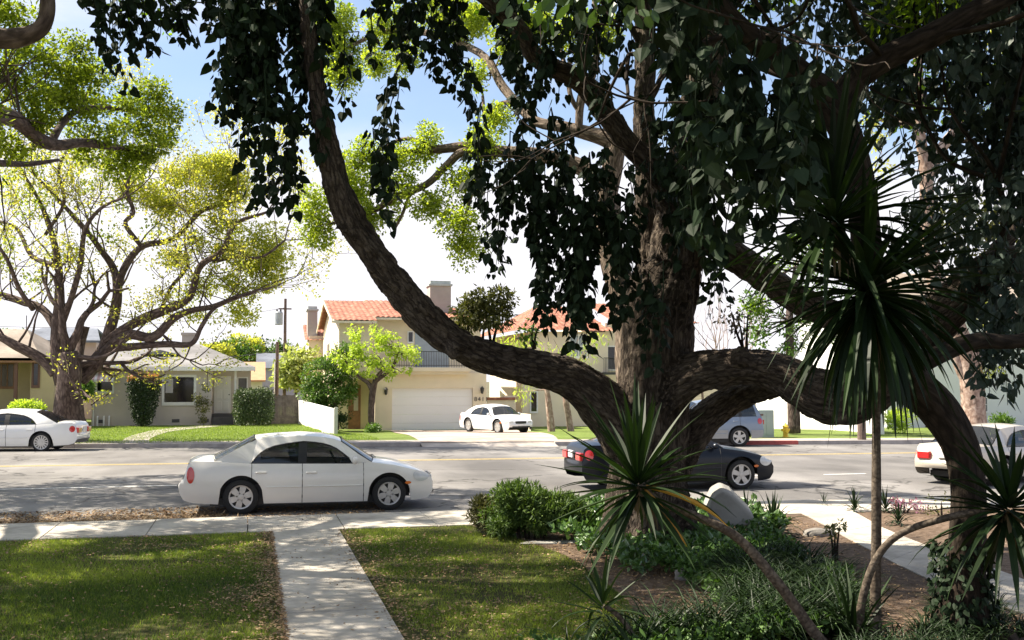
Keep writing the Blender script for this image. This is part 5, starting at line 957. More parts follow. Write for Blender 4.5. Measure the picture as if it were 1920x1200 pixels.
# --- street tree on the far left
d = 41.; b = P(128, 800, d); ST = thing('street_tree', 'wide spreading street tree with many crooked limbs behind the left white car', 'tree', (b[0], b[1], 0))
tk = MB(); tips = []
LB = [([(128, 806), (128, 770), (130, 720), (132, 690), (128, 660)], [42, 31, 27, 26, 20]),
 ([(120, 720), (110, 670), (110, 610), (112, 560), (110, 500), (95, 430), (70, 370), (40, 320)], [20, 17, 15, 11, 8, 6, 4, 3]),
 ([(112, 630), (100, 605), (75, 577), (35, 562), (0, 552), (-40, 545)], [10, 10, 9, 7, 6, 4]),
 ([(118, 600), (135, 555), (150, 500), (160, 430), (190, 390), (228, 372)], [8, 7, 6, 5, 4, 3]),
 ([(105, 700), (90, 682), (65, 665), (30, 648), (0, 632), (-60, 605), (-110, 560)], [14, 13, 11, 10, 9, 7, 4]),
 ([(135, 710), (145, 680), (153, 640), (160, 612)], [11, 10, 9, 9]),
 ([(150, 712), (175, 685), (195, 655), (207, 615), (220, 565), (215, 510), (190, 470), (162, 433), (110, 375), (62, 325)], [16, 16, 15, 13, 10, 8, 7, 6, 4, 3]),
 ([(207, 620), (218, 560), (232, 505), (267, 462), (325, 448), (375, 398), (420, 380), (440, 340)], [10, 9, 8, 7, 6, 5, 4, 3]),
 ([(180, 690), (198, 660), (240, 628), (288, 632), (325, 597), (360, 582), (400, 575), (437, 560), (480, 545)], [12, 12, 11, 10, 9, 7, 6, 5, 3]),
 ([(200, 640), (250, 607), (312, 580), (355, 558), (375, 500), (417, 470), (442, 420), (500, 398)], [12, 11, 10, 8, 7, 6, 5, 3]),
 ([(200, 655), (225, 652), (308, 645), (358, 645), (378, 612), (400, 580), (440, 555)], [9, 9, 7, 6, 5, 4, 2]),
 ([(265, 462), (235, 420), (250, 398), (238, 354), (250, 310)], [5, 5, 5, 4, 2]),
 ([(400, 490), (440, 482), (490, 482), (535, 450)], [5, 4, 3, 2]), ([(110, 500), (60, 480), (33, 430), (0, 415)], [6, 5, 4, 3]), ([(62, 580), (35, 540), (15, 490), (-10, 450)], [6, 5, 4, 3]), ([(85, 440), (120, 380), (110, 320), (130, 270)], [4, 4, 3, 2]), ([(300, 585), (320, 540), (350, 500), (345, 450)], [5, 4, 4, 2])]
for pts, rp in LB:
    rp = [q * .86 for q in rp]
    dd = d + rs.uniform(-2.2, 2.2); n = len(pts); pts = [(u, v, d + (dd - d) * min(1, i / (n - 1) * 1.4)) for i, (u, v) in enumerate(pts)]; ln, rr = ptube(tk, pts, rp, d, 9, .05, 5)
    q, r2 = smooth_path(ln, rr, 3)
    if n > 4 or pts[-1][1] < 520:
        for i in range(int(len(q) * .4), len(q), 2):
            dr = nrm(rs.normal(0, .8, 3) + np.array([0, 0, .75])); grow(tk, q[i], dr, rs.uniform(1.2, 2.1), max(.02, r2[i] * .3), 2, tips, .12, .32, .55, 5, (2, 3))
        for k in range(2): grow(tk, q[-1], nrm(q[-1] - q[-3] + rs.normal(0, .3, 3)), 1.7, max(.025, r2[-1] * .6), 2, tips, .1, .32, .6)
tk.build('trunk', m_bark3, ST, smooth=True); tips = np.array(tips)
sel = rs.rand(len(tips)); f = MB(); clumps(f, tips[sel < .55], .42, 15, .12, .07, flat=.6); f.build('crown', m_camphp, ST)
f = MB(); clumps(f, tips[sel > .55], .42, 14, .12, .07, flat=.6)
blobs(f, [(400, 325, 68, 42), (345, 385, 48, 24), (430, 370, 40, 30), (480, 485, 60, 34), (440, 470, 40, 24), (450, 585, 32, 22), (495, 520, 40, 22), (320, 480, 30, 20), (380, 540, 26, 20), (420, 415, 36, 20), (330, 330, 30, 28), (400, 310, 60, 24), (440, 340, 36, 20), (500, 440, 36, 20), (520, 480, 36, 24), (360, 450, 24, 16), (300, 370, 40, 26), (250, 350, 40, 24), (470, 540, 34, 18), (380, 590, 26, 14), (420, 520, 34, 18)], 30, 100, .13, .075, d, sr=.45, flat=.7); f.build('crown', m_camphy, ST)
f = MB(); blobs(f, [(20, 350, 40, 50), (60, 400, 30, 24), (10, 470, 30, 30), (240, 390, 40, 24), (170, 360, 40, 24), (280, 420, 30, 20), (90, 360, 40, 26), (200, 440, 30, 18), (40, 520, 30, 20), (340, 560, 30, 16), (120, 470, 30, 20), (50, 300, 50, 30), (150, 300, 40, 30), (240, 310, 50, 30)], 12, 45, .14, .08, d, sr=.45, flat=.7); f.build('crown', m_camphb, ST)
# --- camphor over the near pavement, trunk left of the picture
b = P(-420, 1040, 14.4); NT = thing('camphor_tree', 'bright green leafy tree whose limb reaches in from the upper left', 'tree', (b[0], b[1], 0))
tk = MB(); tips = []
n1 = ptube(tk, [(-420, 1060, 14.4), (-425, 900, 14.4), (-420, 700, 14.5), (-400, 550, 14.8)], [80, 52, 46, 42], 14.4, 14, .05)
n2 = ptube(tk, [(-405, 580, 14.8), (-330, 430, 15.3), (-200, 330, 16), (-90, 255, 17.2), (0, 218, 18.5), (40, 232, 19.3), (75, 262, 20), (110, 272, 20.8), (160, 268, 21.8), (240, 278, 23.5), (300, 272, 25)], [34, 28, 25, 22, 17, 15, 14, 11, 8, 5, 3], 15, 12, .06)
n3 = ptube(tk, [(95, 268, 20.5), (118, 230, 21), (150, 206, 21.8), (215, 203, 23), (280, 220, 24.3)], [8, 7, 6, 4, 2], 15, 8, .05)
n4 = ptube(tk, [(-60, 310, 16.5), (0, 306, 17.4), (50, 308, 18.4), (110, 300, 19.5)], [9, 7, 5, 3], 15, 8, .05)
n5 = ptube(tk, [(-410, 560, 14.8), (-300, 300, 14.4), (-150, 120, 14), (-60, 70, 13.8), (20, 72, 13.7), (70, 58, 13.6), (88, 25, 13.6), (86, -30, 13.6), (70, -120, 13.5)], [34, 28, 26, 22, 18, 15, 14, 13, 9], 15, 12, .06)
up_ = []
for pts, rp in (([(-405, 560, 14.8), (-500, 300, 17), (-620, 100, 20), (-700, -60, 24)], [32, 24, 18, 10]), ([(-405, 560, 14.8), (-380, 200, 15), (-320, -100, 16), (-280, -300, 18)], [30, 22, 16, 10]), ([(-410, 580, 14.8), (-600, 300, 14), (-900, 100, 13.4), (-1200, -150, 13)], [30, 24, 18, 10]), ([(-330, 430, 15.3), (-300, 200, 19), (-250, 60, 22), (-220, -60, 25)], [22, 18, 13, 8])):
    ln, rr = ptube(tk, pts, rp, 15, 10, .05); up_.append(ln)
for ln in [n5[0][:3], n2[0][:3]] + [q[1:] for q in up_]:
    for i in range(len(ln)):
        for k in range(2): grow(tk, ln[i], nrm(rs.normal(0, .8, 3) + np.array([0, 0, .5])), 1.8, .045, 2, tips, .15, .3, .6)
cl = [(60, 100, 60, 40), (130, 90, 30, 30), (40, 170, 60, 40), (110, 150, 60, 40), (170, 140, 40, 40), (60, 220, 50, 30), (20, 270, 40, 30), (130, 200, 50, 30), (200, 190, 60, 30), (270, 180, 45, 30), (310, 210, 30, 30), (180, 245, 50, 25), (250, 240, 50, 28), (310, 250, 30, 25), (240, 290, 50, 25), (290, 280, 35, 20), (160, 280, 40, 20), (215, 315, 35, 20), (30, 30, 50, 40), (0, 130, 40, 40), (260, 310, 30, 15)]
cl = [(*e, 19 + max(e[0], 0) / 55 + rs.uniform(-.5, .5)) for e in cl]; c3 = np.array([P(e[0] + rs.uniform(-.4, .4) * e[2], e[1] + rs.uniform(-.4, .4) * e[3], e[4]) for e in cl for k in range(2)]); twigs_to(tk, np.concatenate([n2[0], n3[0], n4[0]]), c3, .014)
tk.build('trunk', m_bark3, NT, smooth=True)
f = MB(); blobs(f, cl, 55, 110, .085, .055, 17.3, sr=.3, flat=.75); tips = np.array(tips); lc = tips - cC; dep = np.maximum(lc @ cF, .1); uu = 960 + FPX * (lc @ cR) / dep; vv = 600 - FPX * (lc @ cU) / dep; clumps(f, sunfilter(tips[(uu < -20) | (vv < -40)], .22), .5, 70, .13, .07)
k = 150; q = nrm(rs.normal(0, 1, (k, 3))) * rs.uniform(.4, 1, (k, 1)); C = np.array([-10.5, 19.5, 8.4]) + q * np.array([6.5, 8.5, 2.2])  # unseen crown masses from here on, added to shade lawn, walkway and street
lc = C - cC; dep = lc @ cF; uu = 960 + FPX * (lc @ cR) / np.maximum(dep, .1); C = sunfilter(C[(uu < -40)], .3); clumps(f, C, rs.uniform(.5, .8, len(C)), 150, .14, .085)
for c_, r_, k in (((-5.5, 15.5, 8.6), (4.5, 6, 1.5), 150), ((-11, 28.5, 10), (5.5, 4, 1.6), 120)):
    q = nrm(rs.normal(0, 1, (k, 3))) * rs.uniform(.3, 1, (k, 1)); C = np.array(c_) + q * np.array(r_); lc = C - cC; dep = np.maximum(lc @ cF, .1); uu = 960 + FPX * (lc @ cR) / dep; vv = 600 - FPX * (lc @ cU) / dep; C = sunfilter(C[(uu < -60) | (vv < -60)], .28); clumps(f, C, rs.uniform(.5, .75, len(C)), 150, .14, .085); f.build('crown', m_camphb, NT)

# --- far side trees and shrubs
d = 57.; b = P(697, 806, d); simple_tree('garden_tree', 'small lime-green tree on a bare stem before the garage', 'tree', (b[0], b[1], -.45), [([(697, 812), (696, 770), (699, 735), (705, 712), (720, 690)], [7, 6, 6, 5, 3]), ([(699, 735), (690, 718), (672, 706), (660, 690)], [5, 4, 3, 2]), ([(705, 715), (735, 690), (745, 660)], [4, 3, 2])],
  [(650, 660, 34, 26), (680, 640, 34, 30), (715, 630, 34, 28), (755, 650, 30, 26), (740, 690, 34, 22), (690, 690, 34, 24), (770, 670, 20, 26), (700, 665, 40, 30), (660, 690, 24, 18), (730, 640, 30, 26)], m_lime, m_bark3, d, 9, 70, .17, .1, .4, hang=.7)
d = 58.; b = P(625, 806, d); simple_tree('garden_tree', 'dark green bushy tree at the end of the white wall', 'tree', (b[0], b[1], -.3), [([(630, 812), (628, 770), (622, 720)], [6, 5, 4])],
  [(600, 700, 34, 34), (635, 690, 34, 34), (620, 740, 44, 34), (645, 725, 28, 34), (590, 735, 26, 28), (640, 665, 24, 20), (605, 760, 26, 18)], m_mid, m_bark3, d, 18, 110, .15, .09, .45)
for u, v, ru, rv, d, nm, lb, m_ in ((638, 788, 20, 20, 57.5, 'shrub', 'low dark shrub under the bushy tree by the pale fence', m_dkleaf), (703, 806, 18, 10, 55.5, 'shrub', 'small blue-green shrub round the lime tree stem', m_mid), (378, 760, 14, 40, 57.4, 'shrub', 'loose climbing shrub on the corner left of the white door', m_olive), (380, 720, 12, 16, 60.2, None, None, m_olive)):
    if nm is None: continue
    t = MB(); blobs(t, [(u + rs.uniform(-.4, .4) * ru, v + rs.uniform(-.5, .5) * rv, ru * .75, rv * .7) for k in range(5)], 7, 60, .13, .06, d, sr=.25); tag(t.build(nm, m_), lb, 'shrub')
m_hdk = leafmat('hedge_dark', (.01, .022, .007), (.03, .055, .015), .04, .6); m_hgr = leafmat('hedge_grey_green', (.035, .06, .025), (.11, .15, .06), .1, .5); m_pale = leafmat('pale_leaf', (.26, .3, .1), (.4, .44, .2), .4, .6)
def hedge(label, pts, Y, dp, m_, n, L=.07, toptint=None):
    """clipped shrub: outline in the picture plane at depth Y, leaves spread over its whole surface"""
    o3 = np.array([PY(u, v, Y) for u, v in pts]); c = o3.mean(0); x0, x1, z0, z1 = o3[:, 0].min(), o3[:, 0].max(), o3[:, 2].min(), o3[:, 2].max()
    X = rs.uniform(x0, x1, n * 3); Z = rs.uniform(z0, z1, n * 3); ok = inpoly(X, Z, o3[:, [0, 2]]); X, Z = X[ok][:n], Z[ok][:n]; sd = rs.choice([-1, 1], len(X))
    e = np.ones(len(X)); 
    for k in range(len(o3)):                               # bulge: thin towards the outline
        a, b_ = o3[k, [0, 2]], o3[(k + 1) % len(o3), [0, 2]]; t_ = b_ - a; L_ = np.linalg.norm(t_); dist = np.abs((X - a[0]) * t_[1] - (Z - a[1]) * t_[0]) / L_; e = np.minimum(e, dist / .35)
    Y_ = Y + dp / 2 + sd * dp / 2 * np.sqrt(np.clip(1 - (1 - np.clip(e, 0, 1)) ** 2, 0, 1)) * rs.uniform(.8, 1.05, len(X)); pos = np.c_[X, Y_, Z] + rs.normal(0, .05, (len(X), 3))
    out = nrm(np.c_[(X - c[0]) * .6, sd * 1.0, (Z - c[2]) * .4]); ax = nrm(out + rs.normal(0, .8, out.shape)); nv = nrm(out + rs.normal(0, .6, out.shape))
    t = MB(); t.leaves(pos, ax, nv, L * rs.uniform(.7, 1.3, len(X)), L * .6, 'rhomb'); s_ = MB(); s_.tube([(c[0], Y + dp / 2, z0 - .2), (c[0], Y + dp / 2, (z0 + z1) / 2)], [.12, .06], n=8)
    r = thing('clipped_shrub', label, 'shrub', (c[0], Y + dp / 2, z0)); t.build('foliage', m_, r); s_.build('stem', m_bark2, r); return r, o3
hr, o3 = hedge('tall clipped shrub tapering downward, bronze-topped, by the dark window', [(236, 718), (240, 710), (262, 704), (292, 708), (298, 716), (293, 750), (284, 786), (276, 797), (256, 797), (247, 780), (240, 745)], 58.6, 1.5, m_hdk, 9000, .1)
t = MB(); nn_ = 900; a, b = PY(240, 712, 59.3), PY(296, 712, 59.3); pos = np.c_[rs.uniform(a[0], b[0], nn_), rs.uniform(58.7, 60, nn_), a[2] + rs.normal(.05, .1, nn_)]; t.leaves(pos, nrm(rs.normal(0, .5, (nn_, 3)) + [0, 0, 1]), rs.normal(0, 1, (nn_, 3)), .13, .06, 'rhomb'); t.build('new_growth', leafmat('bronze_leaf', (.35, .14, .06), (.45, .22, .1), .3), hr)
hedge('clipped flowering hedge right of the white front door', [(440, 740), (446, 731), (505, 729), (512, 738), (513, 775), (506, 795), (445, 796), (438, 780)], 58.4, 1.6, m_hgr, 8000, .12)
hedge('small green hedge below the ochre house porch', [(8, 772), (20, 754), (50, 750), (72, 756), (80, 775), (70, 800), (10, 800)], 56, 1.5, m_lime, 4500, .12)
hedge('dark green shrub between the street tree and the bungalow wall', [(150, 720), (160, 712), (172, 718), (172, 745), (150, 746)], 59, 1, m_mid, 2000, .12)
# trees on the skyline beyond the bungalow
TL = [(400, 658, 40, 20, 'rounded golden-green tree nearest the bungalow roof on the skyline', m_camphy), (440, 668, 62, 34, 'broad green clipped tree on the skyline left of the cypress', m_mid), (462, 650, 40, 20, 'golden treetop rising above the skyline hedge', m_camphy), (482, 672, 14, 42, 'dark narrow cypress among the skyline trees', m_dkleaf), (520, 662, 48, 36, 'green clipped tree on the skyline behind the utility pole', m_mid), (506, 690, 26, 16, 'pale grey-green tree low behind the brown fence', m_olive), (555, 695, 34, 46, 'pale airy yellow-green tree between pole and villa chimney', m_pale), (25, 635, 30, 14, 'green treetop above the blue-grey roof at left', m_mid)]
for i, (u, v, ru, rv, lb, m_) in enumerate(TL):
    d = 112. + i * 2.5 if i != 6 else 70.; bb = P(u, 760, d); E = [(u + rs.uniform(-.55, .55) * ru, v + rs.uniform(-.5, .5) * rv, ru * .55, rv * .5) for k in range(9)] + [(u, v, ru * .7, rv * .7)]
    simple_tree('skyline_tree', lb, 'tree', (bb[0], bb[1], -.7), [([(u, 775), (u, v)], [3, 2])], E, m_, m_bark3, d, 1.5, 70, .38, .22, .8, group='trees beyond the bungalow')
# behind the big tree, right: bright bushy tree, bare tree, pink-barked tree, hedge
d = 46.; b = P(1490, 806, d); simple_tree('bushy_tree', 'dense green tree across the street above the low right limb', 'tree', (b[0], b[1], -.1), [([(1490, 812), (1485, 720), (1480, 600), (1490, 500)], [12, 10, 7, 3])],
  [(1440, 520, 40, 34), (1490, 480, 44, 40), (1450, 600, 44, 44), (1420, 620, 28, 34), (1500, 560, 60, 50), (1550, 520, 46, 50), (1470, 650, 50, 24), (1540, 620, 50, 50), (1430, 560, 36, 30), (1580, 580, 40, 40), (1520, 440, 40, 24)], m_mid, m_bark3, d, 3.4, 80, .2, .11, .5, extra=([(1455, 500, 40, 26), (1500, 455, 40, 22), (1420, 590, 24, 20), (1560, 470, 30, 20), (1550, 500, 40, 26)], m_camph))
d = 70.; b = P(1345, 780, d); BT = thing('bare_tree', 'leafless pinkish tree seen through the gap right of the big trunk', 'tree', (b[0], b[1], -.5)); tk = MB(); tips = []
for u in (1318, 1345, 1372): grow(tk, P(u, 790, d), nrm([rs.normal(0, .1), 0, 1]), 2.6, .11, 4, tips, .22, .22, .42, 6, (2, 3), .8)
tk.build('trunk', m_bark4, BT, smooth=True)
d = 44.; b = P(1822, 812, d); PT = [([(1822, 820), (1825, 760), (1818, 690), (1795, 620), (1762, 545), (1742, 470), (1738, 380), (1736, 320), (1724, 240), (1722, 140), (1715, 20), (1700, -80)], [30, 23, 21, 19, 17, 15, 13, 12, 10, 9, 8, 4]), ([(1738, 340), (1765, 280), (1800, 225), (1830, 120)], [11, 10, 8, 5]), ([(1724, 235), (1690, 232), (1640, 222)], [6, 5, 3]), ([(1818, 700), (1850, 640), (1900, 590), (1960, 500)], [18, 14, 12, 8]), ([(1822, 730), (1800, 690), (1790, 650), (1800, 600)], [12, 10, 8, 5])]
simple_tree('pale_barked_tree', 'tall pale pinkish-trunked tree before the white house at right', 'tree', (b[0], b[1], -.1), PT, [(1720, 30, 60, 50), (1640, 250, 40, 30), (1650, 290, 40, 40), (1850, 110, 70, 60), (1800, 150, 60, 50), (1690, -60, 80, 50), (1900, 480, 60, 40), (1850, 580, 40, 30), (1790, 590, 26, 26), (1840, 690, 22, 18)], m_camphy, m_bark4, d, 2, 50, .17, .09, .5)
for u, v, ru, rv, d, lb, m_ in ((1690, 790, 34, 26, 47, 'pale yellow-green feathery bush before the white house', m_lime), (1885, 795, 26, 16, 46, 'low leafy plants below the small grey window', m_mid), (1390, 812, 26, 12, 58, 'pale shrub behind the silver-blue suv', m_lime)):
    t = MB(); blobs(t, [(u + rs.uniform(-.5, .5) * ru, v + rs.uniform(-.5, .4) * rv, ru * .6, rv * .6) for k in range(6)], 4, 70, .2, .05, d, sr=.3, hang=-.6); tag(t.build('shrub', m_), lb, 'shrub')
# willowy trees in front of the second villa
for i, (pts, E, lb) in enumerate((([(1035, 815), (1030, 770), (1025, 730), (1010, 690)], [(990, 640, 40, 24), (1030, 665, 40, 30), (1000, 690, 36, 26), (960, 640, 30, 22), (975, 735, 26, 22)], 'airy pale weeping tree on a leaning stem before the second villa'), ([(1072, 818), (1066, 780), (1060, 730), (1075, 690)], [(1060, 640, 36, 30), (1090, 660, 34, 30), (1045, 700, 30, 24), (1110, 640, 24, 24)], 'airy pale weeping tree nearest the big trunk'))):
    d = 55.; b = P(pts[0][0], 814, d); simple_tree('weeping_tree', lb, 'tree', (b[0], b[1], -.4), [(pts, [7, 6, 5, 2])], E, m_lime, m_bark4, d, 1.6, 34, .26, .05, .5, hang=1.2, group='weeping trees before the second villa')
# ---------------------------------------------------------------- plants of the front bed
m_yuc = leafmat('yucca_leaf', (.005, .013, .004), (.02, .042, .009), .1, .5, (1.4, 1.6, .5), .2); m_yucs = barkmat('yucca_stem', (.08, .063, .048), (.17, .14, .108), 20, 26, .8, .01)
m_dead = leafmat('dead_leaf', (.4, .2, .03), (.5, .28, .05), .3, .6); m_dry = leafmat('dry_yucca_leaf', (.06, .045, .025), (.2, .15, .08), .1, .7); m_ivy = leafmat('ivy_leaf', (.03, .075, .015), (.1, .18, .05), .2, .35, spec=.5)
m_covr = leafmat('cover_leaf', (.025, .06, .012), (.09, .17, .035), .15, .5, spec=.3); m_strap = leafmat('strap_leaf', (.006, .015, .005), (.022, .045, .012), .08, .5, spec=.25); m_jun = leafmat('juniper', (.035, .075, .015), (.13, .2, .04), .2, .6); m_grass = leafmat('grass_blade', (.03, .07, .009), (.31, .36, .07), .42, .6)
m_litter = leafmat('dry_leaf', (.13, .065, .028), (.4, .28, .15), .1, .7, (1, 1, 1)); m_pink = leafmat('pink_flower', (.2, .06, .14), (.35, .18, .28), .3); m_wht = leafmat('white_flower', (.5, .5, .42), (.7, .7, .65), .2)
m_rock = M('grey_rock', (.2, .185, .165), .95, .3, 6, .8, 18); m_slab = M('pale_stone', (.3, .29, .265), .9, .15, 3, .3, 30)
def strap(mb, p, d, L, W, droop, seg=7, tint=None, fold=.25, up=(0, 0, 1)):
    d = nrm(d); pts = [np.array(p, float)]; q = d.copy()
    for i in range(seg): q = nrm(q + np.array([0, 0, -droop * (i + 1) / seg])); pts.append(pts[-1] + q * L / seg)
    pts = np.array(pts); T_ = nrm(np.gradient(pts, axis=0)); s_ = np.cross(T_, np.array(up) + d * .01); s_ = nrm(np.where(np.linalg.norm(s_, axis=1, keepdims=True) < .08, np.cross(T_, [0.3, 1, .1]), s_)); n_ = np.cross(s_, T_)
    f = np.linspace(0, 1, seg + 1); w_ = W * np.minimum(1, .55 + f * 2) * np.clip((1 - f) * 2.2, 0.02, 1) ** .8
    V = np.stack([pts - s_ * w_[:, None] / 2 + n_ * (w_ * fold)[:, None], pts, pts + s_ * w_[:, None] / 2 + n_ * (w_ * fold)[:, None]], 1); t = rs.uniform() if tint is None else tint
    mb.grid(V, np.tile([t, rs.uniform(), 0], (3 * (seg + 1), 1)))
def rosette(mb, c, n, L, W, droop=(.05, .5), axis=(0, 0, 1), elev=(-.7, 1.4), tint=None):
    axis = nrm(np.array(axis, float)); x = nrm(np.cross(axis, [.3, .9, .2])); y = np.cross(axis, x)
    for k in range(n):
        a = k * 2.39996 + rs.normal(0, .2); e = elev[0] + (elev[1] - elev[0]) * (k + .5) / n + rs.normal(0, .12); d = (x * math.cos(a) + y * math.sin(a)) * math.cos(e) + axis * math.sin(e)
        strap(mb, c + d * .03 - axis * .12 * (1 - k / n), d, L * rs.uniform(.75, 1.1), W * rs.uniform(.85, 1.1), rs.uniform(*droop) * (1.2 - k / n), tint=tint)
YB = G(1630, 1192); YU = thing('yucca', 'tall multi-stemmed yucca with spiky leaf heads in the foreground', 'yucca', (YB[0], YB[1], 0)); dY = 9.7
def ystem(pts, rp, rz_): mb = MB(); rp = [q * .8 for q in rp]; ln, _ = ptube(mb, pts, rp, dY, 10, .05); return mb.build('stem', m_yucs, YU, smooth=True), ln
st, _ = ystem([(1640, 1210, 9.7), (1642, 1100, 9.7), (1643, 950, 9.7), (1643, 800, 9.65), (1640, 660, 9.6), (1620, 560, 9.5), (1595, 480, 9.45), (1560, 400, 9.4)], [17, 12, 11, 10, 10, 10, 9, 7], 0)
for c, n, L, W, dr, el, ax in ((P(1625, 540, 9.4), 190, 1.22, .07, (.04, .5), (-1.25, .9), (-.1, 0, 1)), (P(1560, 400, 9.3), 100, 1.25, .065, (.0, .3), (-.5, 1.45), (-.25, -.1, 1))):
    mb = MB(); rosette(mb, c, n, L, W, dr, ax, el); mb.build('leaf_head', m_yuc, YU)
ystem([(1585, 1250, 8.9), (1530, 1190, 8.9), (1460, 1095, 8.9), (1385, 1010, 8.9), (1310, 970, 8.9), (1235, 940, 8.9), (1200, 905, 8.8)], [13, 13, 12, 11, 10, 9, 8], 0)
mb = MB(); rosette(mb, P(1195, 900, 8.8), 84, .82, .058, (.0, .22), (-.25, -.2, 1), (-.6, 1.35)); mb.build('leaf_head', m_yuc, YU)
mb = MB(); c = P(1200, 910, 8.8); strap(mb, c, P(1285, 1000, 8.7) - c, .62, .05, .1, up=(0, 1, .3)); strap(mb, c, P(1370, 945, 8.9) - c, .85, .045, .15, up=(0, 1, .5)); mb.build('dead_leaf', m_dead, YU)
ystem([(1605, 1215, 9.6), (1618, 1120, 9.6), (1645, 1045, 9.55), (1690, 1000, 9.5), (1770, 972, 9.3), (1880, 950, 9.1)], [14, 10, 9, 8, 8, 7], 0)
mb = MB(); rosette(mb, P(1895, 945, 9.0), 80, .85, .058, (.0, .3), (.25, -.2, .9), (-1.0, 1.15)); mb.build('leaf_head', m_yuc, YU)
ystem([(1215, 1230, 8.9), (1190, 1195, 8.9), (1160, 1155, 8.9), (1132, 1135, 8.9)], [7, 6, 6, 5], 0)
mb = MB(); rosette(mb, P(1130, 1132, 8.9), 22, .5, .038, (.0, .5), (-.1, -.2, 1), (-.3, 1.3)); mb.build('leaf_head', m_yuc, YU)
mb = MB(); rosette(mb, P(1600, 1215, 9.6), 26, .75, .05, (.1, .5), (0, 0, 1), (.1, 1.4)); mb.build('leaf_head', m_yuc, YU)
for c, n, L in ((P(1622, 560, 9.45), 34, .6), (P(1198, 912, 8.8), 12, .4), (P(1890, 955, 9.0), 14, .4), (P(1563, 415, 9.35), 14, .5)):
    mb = MB()
    for k in range(n): a = rs.uniform(0, 6.28); strap(mb, c, (math.cos(a) * .5, math.sin(a) * .5, -.8 + rs.normal(0, .2)), L * rs.uniform(.6, 1.2), .04, .3, tint=rs.uniform(0, 1))
    mb.build('dry_skirt', m_dry, YU)
# ground-level masses
def cover(name, label, poly, n, h, L, W, m_, shape='heart', upd=.6, cat=None, kind='stuff', top=None):
    pg = np.array([p[:2] for p in poly]); x = rs.uniform(pg[:, 0].min(), pg[:, 0].max(), n * 4); y = rs.uniform(pg[:, 1].min(), pg[:, 1].max(), n * 4); ok = inpoly(x, y, pg); x, y = x[ok][:n], y[ok][:n]; m = len(x)
    hh = h * (.35 + vnoise(np.c_[x * 2.2, y * 2.2, x * 0], 5)); z = hh * rs.uniform(.2, 1, m) ** .6; ax = nrm(rs.normal(0, 1, (m, 3)) + np.array([0, 0, upd])); nv = nrm(rs.normal(0, .5, (m, 3)) + np.array([0, 0, 1]))
    mb = MB(); mb.leaves(np.c_[x, y, z], ax, nv, L * rs.uniform(.6, 1.3, m), W * rs.uniform(.7, 1.2, m), shape); return tag(mb.build(name, m_), label, cat, kind=kind)
cover('ivy_cover', 'ivy ground cover round the base of the big tree', [G(985, 1000), G(1060, 1028), G(1140, 1060), G(1200, 1090), G(1300, 1060), G(1450, 1040), G(1480, 1000), G(1380, 965), G(1200, 955), G(1020, 960)], 9000, .3, .09, .075, m_ivy, cat='ground cover')
cover('leafy_cover', 'low leafy ground cover in the middle of the bed', [G(1230, 1070), G(1300, 1060), G(1460, 1030), G(1520, 1060), G(1600, 1120), G(1640, 1200), (3.2, 8.2), (2.2, 8.8), G(1400, 1190), G(1310, 1110)], 12000, .22, .08, .045, m_covr, 'oval', cat='ground cover')
def strapfield(name, label, poly, n, L, W, m_):
    pg = np.array([p[:2] for p in poly]); x = rs.uniform(pg[:, 0].min(), pg[:, 0].max(), n * 4); y = rs.uniform(pg[:, 1].min(), pg[:, 1].max(), n * 4); ok = inpoly(x, y, pg); x, y = x[ok][:n], y[ok][:n]; mb = MB()
    for a, b in zip(x, y):
        hh = .05 * rs.rand(); th = rs.uniform(0, 6.28, 9)
        for q in th: strap(mb, (a, b, hh), (math.cos(q) * .55, math.sin(q) * .55, 1), L * rs.uniform(.6, 1.2), W, rs.uniform(.35, .9), seg=4)
    return tag(mb.build(name, m_), label, 'ground cover', kind='stuff')
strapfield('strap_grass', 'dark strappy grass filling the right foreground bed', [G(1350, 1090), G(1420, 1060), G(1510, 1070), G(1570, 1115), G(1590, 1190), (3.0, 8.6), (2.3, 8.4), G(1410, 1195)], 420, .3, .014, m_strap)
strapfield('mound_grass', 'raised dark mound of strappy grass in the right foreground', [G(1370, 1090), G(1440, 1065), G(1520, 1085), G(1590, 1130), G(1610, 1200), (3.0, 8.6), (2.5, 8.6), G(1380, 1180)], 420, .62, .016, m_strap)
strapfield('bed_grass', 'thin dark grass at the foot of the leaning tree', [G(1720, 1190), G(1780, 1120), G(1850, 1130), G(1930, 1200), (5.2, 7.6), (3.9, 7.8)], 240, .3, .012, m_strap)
def bush(name, label, E, d, m_, n, L, W, sub=40, sr=.16, shape='rhomb', hang=-.4, cat='shrub', stemm=None):
    e0 = E[0]; b = P(e0[0], e0[1], d); t = thing(name, label, cat, (b[0], b[1], 0)); f = MB(); blobs(f, E, sub, n, L, W, d, sr=sr, shape=shape, hang=hang); f.build('foliage', m_, t)
    s_ = MB()
    for e in E: c = P(e[0], e[1], d); s_.tube([(b[0] + (c[0] - b[0]) * .4, b[1], 0), (c + np.array([b[0], b[1], 0])) / 2, c], [.02, .015, .006], n=5)
    s_.build('stems', m_bark2, t); return t
bush('juniper_shrub', 'feathery bright green mound beside the pavement left of the big tree', [(985, 930, 40, 24), (955, 930, 30, 18), (1030, 950, 50, 24), (1000, 965, 56, 36), (1060, 958, 34, 30), (1075, 975, 30, 26), (950, 970, 40, 34)], 15.9, m_jun, 110, .1, .022, 330, .13)
bush('juniper_shrub', 'lower brownish-green mound at the pavement edge nearest the walkway', [(935, 952, 42, 22), (905, 950, 26, 16), (960, 965, 40, 28), (905, 965, 26, 24), (930, 978, 40, 22)], 16.3, leafmat('juniper_brown', (.05, .05, .02), (.12, .12, .04), .15, .6), 110, .09, .022, 330, .12)
